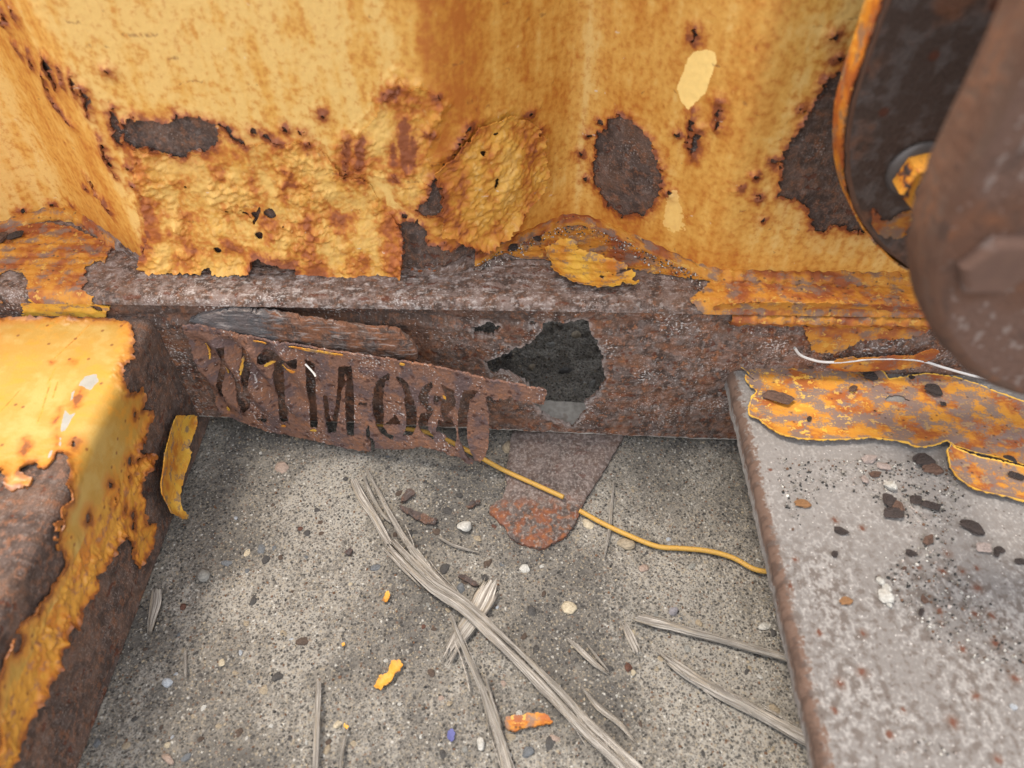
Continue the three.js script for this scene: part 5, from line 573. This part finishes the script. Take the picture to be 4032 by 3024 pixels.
{ const s = thing('wood_splinter', null, null, 'thick lower twig with a frayed end at right plate', 'wood splinter', 'weathered wood splinters');
  fibres(s, [[.0792,-.1649],[.0993,-.1501],[.136,-.1306]], 8, .006);
  add('strand', splinter([[.0746,-.1678],[.0859,-.1588],[.0993,-.1501],[.1147,-.142],[.1317,-.1323],[.1481,-.1232],[.1622,-.116]], [.003, .006, .0066, .0066, .007, .007], .005, .0045, { fray: .012, seed: 67 }), M_WOOD, s);
  add('strand', splinter([[.0712,-.1718],[.0792,-.1644],[.0881,-.1571]], [.0008, .0022, .0008], .002, .0046, { fray: .006, seed: 71 }), M_WOOD, s); }
wood([[.0238,-.177],[.0322,-.1694],[.0406,-.1614],[.0488,-.1552]], [.0016, .0026, .003, .0012], .0022, .0032, 'small tan splinter right of the crossing', { fray: .008, seed: 73 });
wood([[.0354,-.1741],[.042,-.1652],[.0484,-.1567]], [.0006, .0014, .0006], .0014, .0028, 'hair-thin splinter leaning along the small tan one', { fray: .004, seed: 79 });
wood([[.0566,-.1879],[.06,-.1786],[.0649,-.1658]], [.002, .0046, .0042], .0016, .0024, 'dirty flat sliver half sunk near the barked twig', { fray: .008, seed: 83 });
wood([[-.2085,-.2013],[-.2052,-.19],[-.204,-.1804],[-.2024,-.1706]], [.0055, .0062, .0045, .0014], .0016, .0026, 'flat tan wood sliver beside the left box section', { fray: .006, seed: 89 });
wood([[-.181,-.1669],[-.1781,-.1563],[-.1753,-.1489]], [.0014, .0022, .001], .0012, .0022, 'tiny straw-coloured sliver on the left concrete', { fray: .004, seed: 97 });
wood([[-.0513,-.2379],[-.0419,-.2324],[-.0319,-.2289],[-.0235,-.2266]], [.0012, .0018, .0018, .0006], .0016, .0026, 'thin straw stem below the forked splinter', { fray: .003, seed: 101 });
wood([[.0315,-.1514],[.0407,-.1398],[.0519,-.1309],[.0603,-.12]], [.001, .003, .0032, .0012], .0016, .0026, 'flat brown sliver lying right of the longest splinter', { fray: .008, seed: 103 });
wood([[.0585,-.2819],[.0559,-.2643],[.0532,-.2442],[.0482,-.2222]], [.001, .002, .0022, .0008], .0012, .0026, 'faded straw blade under the wavy cord', { fray: .006, seed: 107 });
wood([[.0976,-.1388],[.1011,-.1343],[.1057,-.1277]], [.0006, .001, .0006], .001, .0026, 'pale straw scrap below the lower twig', { fray: .002, seed: 109 });
wood([[-.0856,-.1019],[-.0866,-.1166],[-.0855,-.1276]], [.0012, .0016, .0006], .0012, .0024, 'pale straw stem right of the upright splinter', { fray: .003, seed: 113 });

// ---------- loose chips of paint and rust on the ground ----------
const chip = (name, P, mat, tex, y, curl, label, cat, group, thick = .0009) => { P = new Poly(P); return thing(name, skin({ ...ofPoly(P, .002), step: .0004, tex, thick, surf: (a, b, l) => [a, y + l, b], mask: (a, b) => P.sd(a, b) + rag(a, b, .5), lift: (a, b) => curl * Math.exp(-Math.max(0, P.sd(a, b)) / .002) + .0006 * fbm(a * 200, b * 200, 3) }), mat, label, cat, group); };
const M_OCHRE = matOf(T_YELLOW, .6, .0003, { color: new THREE.Color(.72, .6, .5) });
chip('paint_chip', [[-.0681,-.1607],[-.064,-.1612],[-.0613,-.1592],[-.0633,-.1558],[-.0655,-.1533],[-.0667,-.15],[-.0704,-.1475],[-.0718,-.1455],[-.0752,-.147],[-.0735,-.1523],[-.0697,-.154]], M_OCHRE, T_YELLOW, .0022, .0012, 'largest yellow paint chip on the concrete', 'paint chip', 'paint chips on the ground');
chip('paint_chip', [[-.0756,-.2013],[-.0737,-.2004],[-.0741,-.1966],[-.076,-.1946],[-.0781,-.1955],[-.0771,-.1989]], M_OCHRE, T_YELLOW, .002, .001, 'small orange paint chip above the largest chip', 'paint chip', 'paint chips on the ground');
chip('paint_chip', [[-.0968,-.1703],[-.0952,-.1707],[-.0945,-.1695],[-.0961,-.1687]], M_OCHRE, T_YELLOW, .002, .0004, 'tiny orange chip left of the crossing splinters', 'paint chip', 'paint chips on the ground');
chip('paint_chip', [[-.0879,-.1285],[-.0857,-.1274],[-.0862,-.1259],[-.0879,-.1266]], matOf(T_YELLOW, .6, .0003, { color: new THREE.Color(1.2, 1.15, .4) }), T_YELLOW, .002, .0004, 'tiny bright yellow paint chip at lower left', 'paint chip', 'paint chips on the ground');
chip('paint_chip', [[-.0068,-.133],[-.0021,-.1343],[.0027,-.1348],[.0082,-.1357],[.0145,-.1347],[.0176,-.1313],[.0121,-.1297],[.0043,-.1284],[-.0027,-.1264],[-.0062,-.1278]], M_OLD, T_OLD, .0026, .0012, 'dark edged orange rust flake between two splinters', 'rust flake', null, .0018);
chip('plastic_chip', [[-.0354,-.126],[-.0336,-.1274],[-.0314,-.1253],[-.032,-.1224],[-.0331,-.121],[-.0352,-.123]], new THREE.MeshStandardMaterial({ color: new THREE.Color(...C(76, 78, 128)), roughness: .7, side: THREE.DoubleSide }), T_STONE, .002, .0005, 'small blue chip beside the fibrous splinter', 'chip');
const M_SLATE = matOf(T_RUST, .9, .0006, { color: new THREE.Color(.62, .7, .8) });
chip('rust_flake', [[-.0729,-.2715],[-.0689,-.2711],[-.0673,-.2685],[-.0716,-.2637],[-.0765,-.2611],[-.0746,-.2673]], M_SLATE, T_RUST, .0022, .0004, 'dark slate-like flake above the thin straw', 'rust flake', 'rust flakes on the ground', .0014);
chip('rust_flake', [[-.0763,-.2595],[-.07,-.2572],[-.061,-.2534],[-.0521,-.2496],[-.0526,-.2457],[-.0594,-.2465],[-.0676,-.2512],[-.075,-.256]], M_SLATE, T_RUST, .0022, .0004, 'long dark flake right of the forked splinter', 'rust flake', 'rust flakes on the ground', .0014);
chip('rust_flake', [[-.0317,-.2631],[-.0266,-.2648],[-.0256,-.2623],[-.0314,-.2581],[-.0339,-.258]], M_SLATE, T_RUST, .0022, .0004, 'dark flake left of the fallen rust plate', 'rust flake', 'rust flakes on the ground', .0014);
chip('rust_flake', [[-.1043,-.2264],[-.1014,-.2288],[-.0999,-.2274],[-.1015,-.2242],[-.1038,-.2237]], M_SLATE, T_RUST, .0022, .0004, 'small brown flake left of the splinter ends', 'rust flake', 'rust flakes on the ground', .0014);
chip('rust_flake', [[-.0366,-.2118],[-.0327,-.2132],[-.0276,-.2094],[-.0239,-.206],[-.0266,-.2055],[-.0324,-.2088]], M_SLATE, T_RUST, .0022, .0004, 'reddish brown flake above the wide wood chip', 'rust flake', 'rust flakes on the ground', .0014);

// ---------- chips and crumbs on the deck plate ----------
const CH = []; for (let k = 0; k < 5; k++) CH.push(blob(20 + k, .3, .42, 2));
const crumb = (p, s, mat, label, el = 1.2, turn = .4, dy = .0008, k = Math.floor(rnd() * 5)) => { const m = thing('rust_chip', CH[k], mat, label, 'rust chip', 'chips lying on the right plate'); m.scale.set(s * el * .88, s * .8, s / el * .88); m.rotation.set(.12 * Math.sin(s * 9000), turn, .1 * Math.cos(s * 7000)); m.position.set(p[0], HP + dy + s * .2, p[1]); return m; };
const MC = new THREE.MeshStandardMaterial({ color: new THREE.Color(...C(58, 48, 45)), map: T_STONE.map, bumpMap: T_STONE.bumpMap, bumpScale: .0012, roughness: .9 }), MCB = new THREE.MeshStandardMaterial({ color: new THREE.Color(...C(96, 72, 60)), map: T_STONE.map, bumpMap: T_STONE.bumpMap, bumpScale: .0012, roughness: .9 }), MCO = new THREE.MeshStandardMaterial({ color: new THREE.Color(...C(124, 88, 54)), map: T_STONE.map, roughness: .85 }), MCG = new THREE.MeshStandardMaterial({ color: new THREE.Color(...C(150, 136, 130)), map: T_STONE.map, bumpMap: T_STONE.bumpMap, bumpScale: .0005, roughness: .9 });
const FL = .0024;
crumb([[.1476,-.2905]][0], .0072, MCB, 'longest brown rust chip on the curled yellow paint', 1.35, -.45, FL); crumb([[.1713,-.317]][0], .0034, MCB, 'brown chip at the back edge of the yellow paint', 1, 1.9, FL); crumb([[.2059,-.3104]][0], .0050, MC, 'oval black chip on the yellow paint', 1.15, 0, FL); crumb([[.2295,-.3097]][0], .0022, MC, 'small dark chip right of the oval black one', 1.2, -.3, FL); crumb([[.1924,-.2998]][0], .0034, MCB, 'reddish chip below the oval black one', 1.1, 0, FL); crumb([[.2395,-.2996]][0], .0060, MC, 'large dark broken chip on the orange paint', 1.1, -.5, FL); crumb([[.241,-.289]][0], .0021, MC, 'dark crumb below the large broken chip', 1, 0, FL); crumb([[.1612,-.2761]][0], .0022, MC, 'round dark crumb on the lower yellow paint', 1, 0, FL);
crumb([[.187,-.2491]][0], .0044, MCG, 'flat grey chip in the dirt before the paint', 1.3, 0); crumb([[.1939,-.2447]][0], .0042, MCG, 'second flat grey chip, slightly tilted', 1.1, -1); crumb([[.1815,-.2358]][0], .0032, MCG, 'small grey chip near the white stone', 1.1, 1); crumb([[.1453,-.2203]][0], .0042, MCO, 'grey and orange chip alone on the dusty plate', 1.35, 0);
crumb([[.2171,-.2498]][0], .0068, MC, 'biggest dark chip in the pile before the second flake', 1.2, .2); crumb([[.22,-.2438]][0], .0056, MCB, 'brown chip in front of the pile', 1.3, 0); crumb([[.1898,-.2234]][0], .0048, MC, 'black chip below the white stone', 1, -.6); crumb([[.1934,-.2197]][0], .0046, MCB, 'brown chip touching the black one', 1.1, -.6); crumb([[.2042,-.2237]][0], .0036, MC, 'dark chip right of the black pair', 1, 0); crumb([[.2109,-.2201]][0], .0042, MC, 'dark flat chip farthest right of that row', 1.3, -.3); crumb([[.1875,-.2395]][0], .0034, MCB, 'brown sliver beside the grey chips', 1.35, 0);
crumb([[.1596,-.2042]][0], .0036, MC, 'slanted black chip on the bare dusty plate', 1.35, -.6); crumb([[.1535,-.191]][0], .0024, MC, 'dark speck chip below the slanted black one', 1, 0); crumb([[.1526,-.1668]][0], .0034, MCO, 'orange brown chip left of the white lump', 1.25, .3); crumb([[.1893,-.168]][0], .0024, MCB, 'oval brown chip right of the white lump', 1.2, -1); crumb([[.1857,-.1618]][0], .0022, MC, 'round dark chip under the oval brown one', 1, 0); crumb([[.2021,-.1997]][0], .0038, MCB, 'tan brown oblong chip on the plate', 1.35, .5); crumb([[.2283,-.1962]][0], .0042, MCG, 'round pale brown chip near the right edge', 1.1, 0); crumb([[.1852,-.184]][0], .0016, MCB, 'tiny round brown chip above the oval ones', 1, 0); crumb([[.1908,-.1925]][0], .003, MC, 'dark flat chip left of the oblong one', 1.3, -.6); crumb([[.1904,-.2151]][0], .0052, MC, 'dark chip at the foot of the pile', 1.2, 0); crumb([[.2274,-.2078]][0], .0060, MC, 'wide black chip by the right edge', 1.3, -.5); crumb([[.2332,-.1935]][0], .0026, MC, 'dark round chip below the pale brown one', 1, 0); crumb([[.2426,-.1891]][0], .003, MC, 'dark chip at the frame edge below the others', 1.1, -.7); crumb([[.2356,-.1957]][0], .0028, MC, 'dark chip beside the pale round one', 1.2, 0); crumb([[.2627,-.2499]][0], .004, MC, 'dark chip on the orange paint by the right edge', 1.2, -.4, FL); crumb([[.2613,-.2387]][0], .004, MC, 'dark chip on the second curled flake', 1.2, -.4, FL);
for (const [p, s, k, label] of [[[[.1928,-.2317]][0], .0034, 3, 'sharp white stone on the right plate'], [[[.2104,-.1199]][0], .0014, 1, 'tiny pale blue stone low on the right plate']]) { const m = thing('pebble', STONES[k], tone[k === 3 ? 'white' : 'ice'], label, 'pebble'); m.scale.set(s, s * 1.1, s * 1.1); m.rotation.y = .5; m.position.set(p[0], HP + s * .6, p[1]); }
{ const l = thing('plaster_lump', null, null, 'lumpy white plaster crumb standing on the right plate', 'lump'); for (const [x, z, s] of [[.1712,-.1692,3.6],[.1715,-.1771,2.1],[.1733,-.1736,2.2],[.1718,-.1653,1.7]]) { const m = add('lobe', STONES[(s * 10 | 0) % 7], tone.white, l); m.scale.set(s * .001, s * .0011, s * .00115); m.position.set(x, HP + s * .0006, z); } }
// loose bits on the ledge
for (const [p, s, mat, label, n] of [[[[-.0077,-.3617]][0], .0032, MC, 'black crumb on the ledge below the round flake', 1], [[[-.0032,-.3739]][0], .0020, MC, 'small dark crumb at the wall foot', 2], [[[.0068,-.3711]][0], .0022, MC, 'dark crumb in the ledge valley', 3], [[[-.3077,-.366]][0], .0040, MC, 'slate chip on the left weld bead', 0], [[[-.3162,-.3627]][0], .0050, MCB, 'brown rust lump at the left frame edge', 4]]) { const m = thing('rust_chip', CH[n], mat, label, 'rust chip', 'chips on the ledge'); m.scale.set(s * 1.2, s * 1.3, s); m.rotation.y = .5; m.position.set(p[0], HL + .0015 + s * .3, p[1]); }
console.log('debris');
renderer.render(scene, camera);
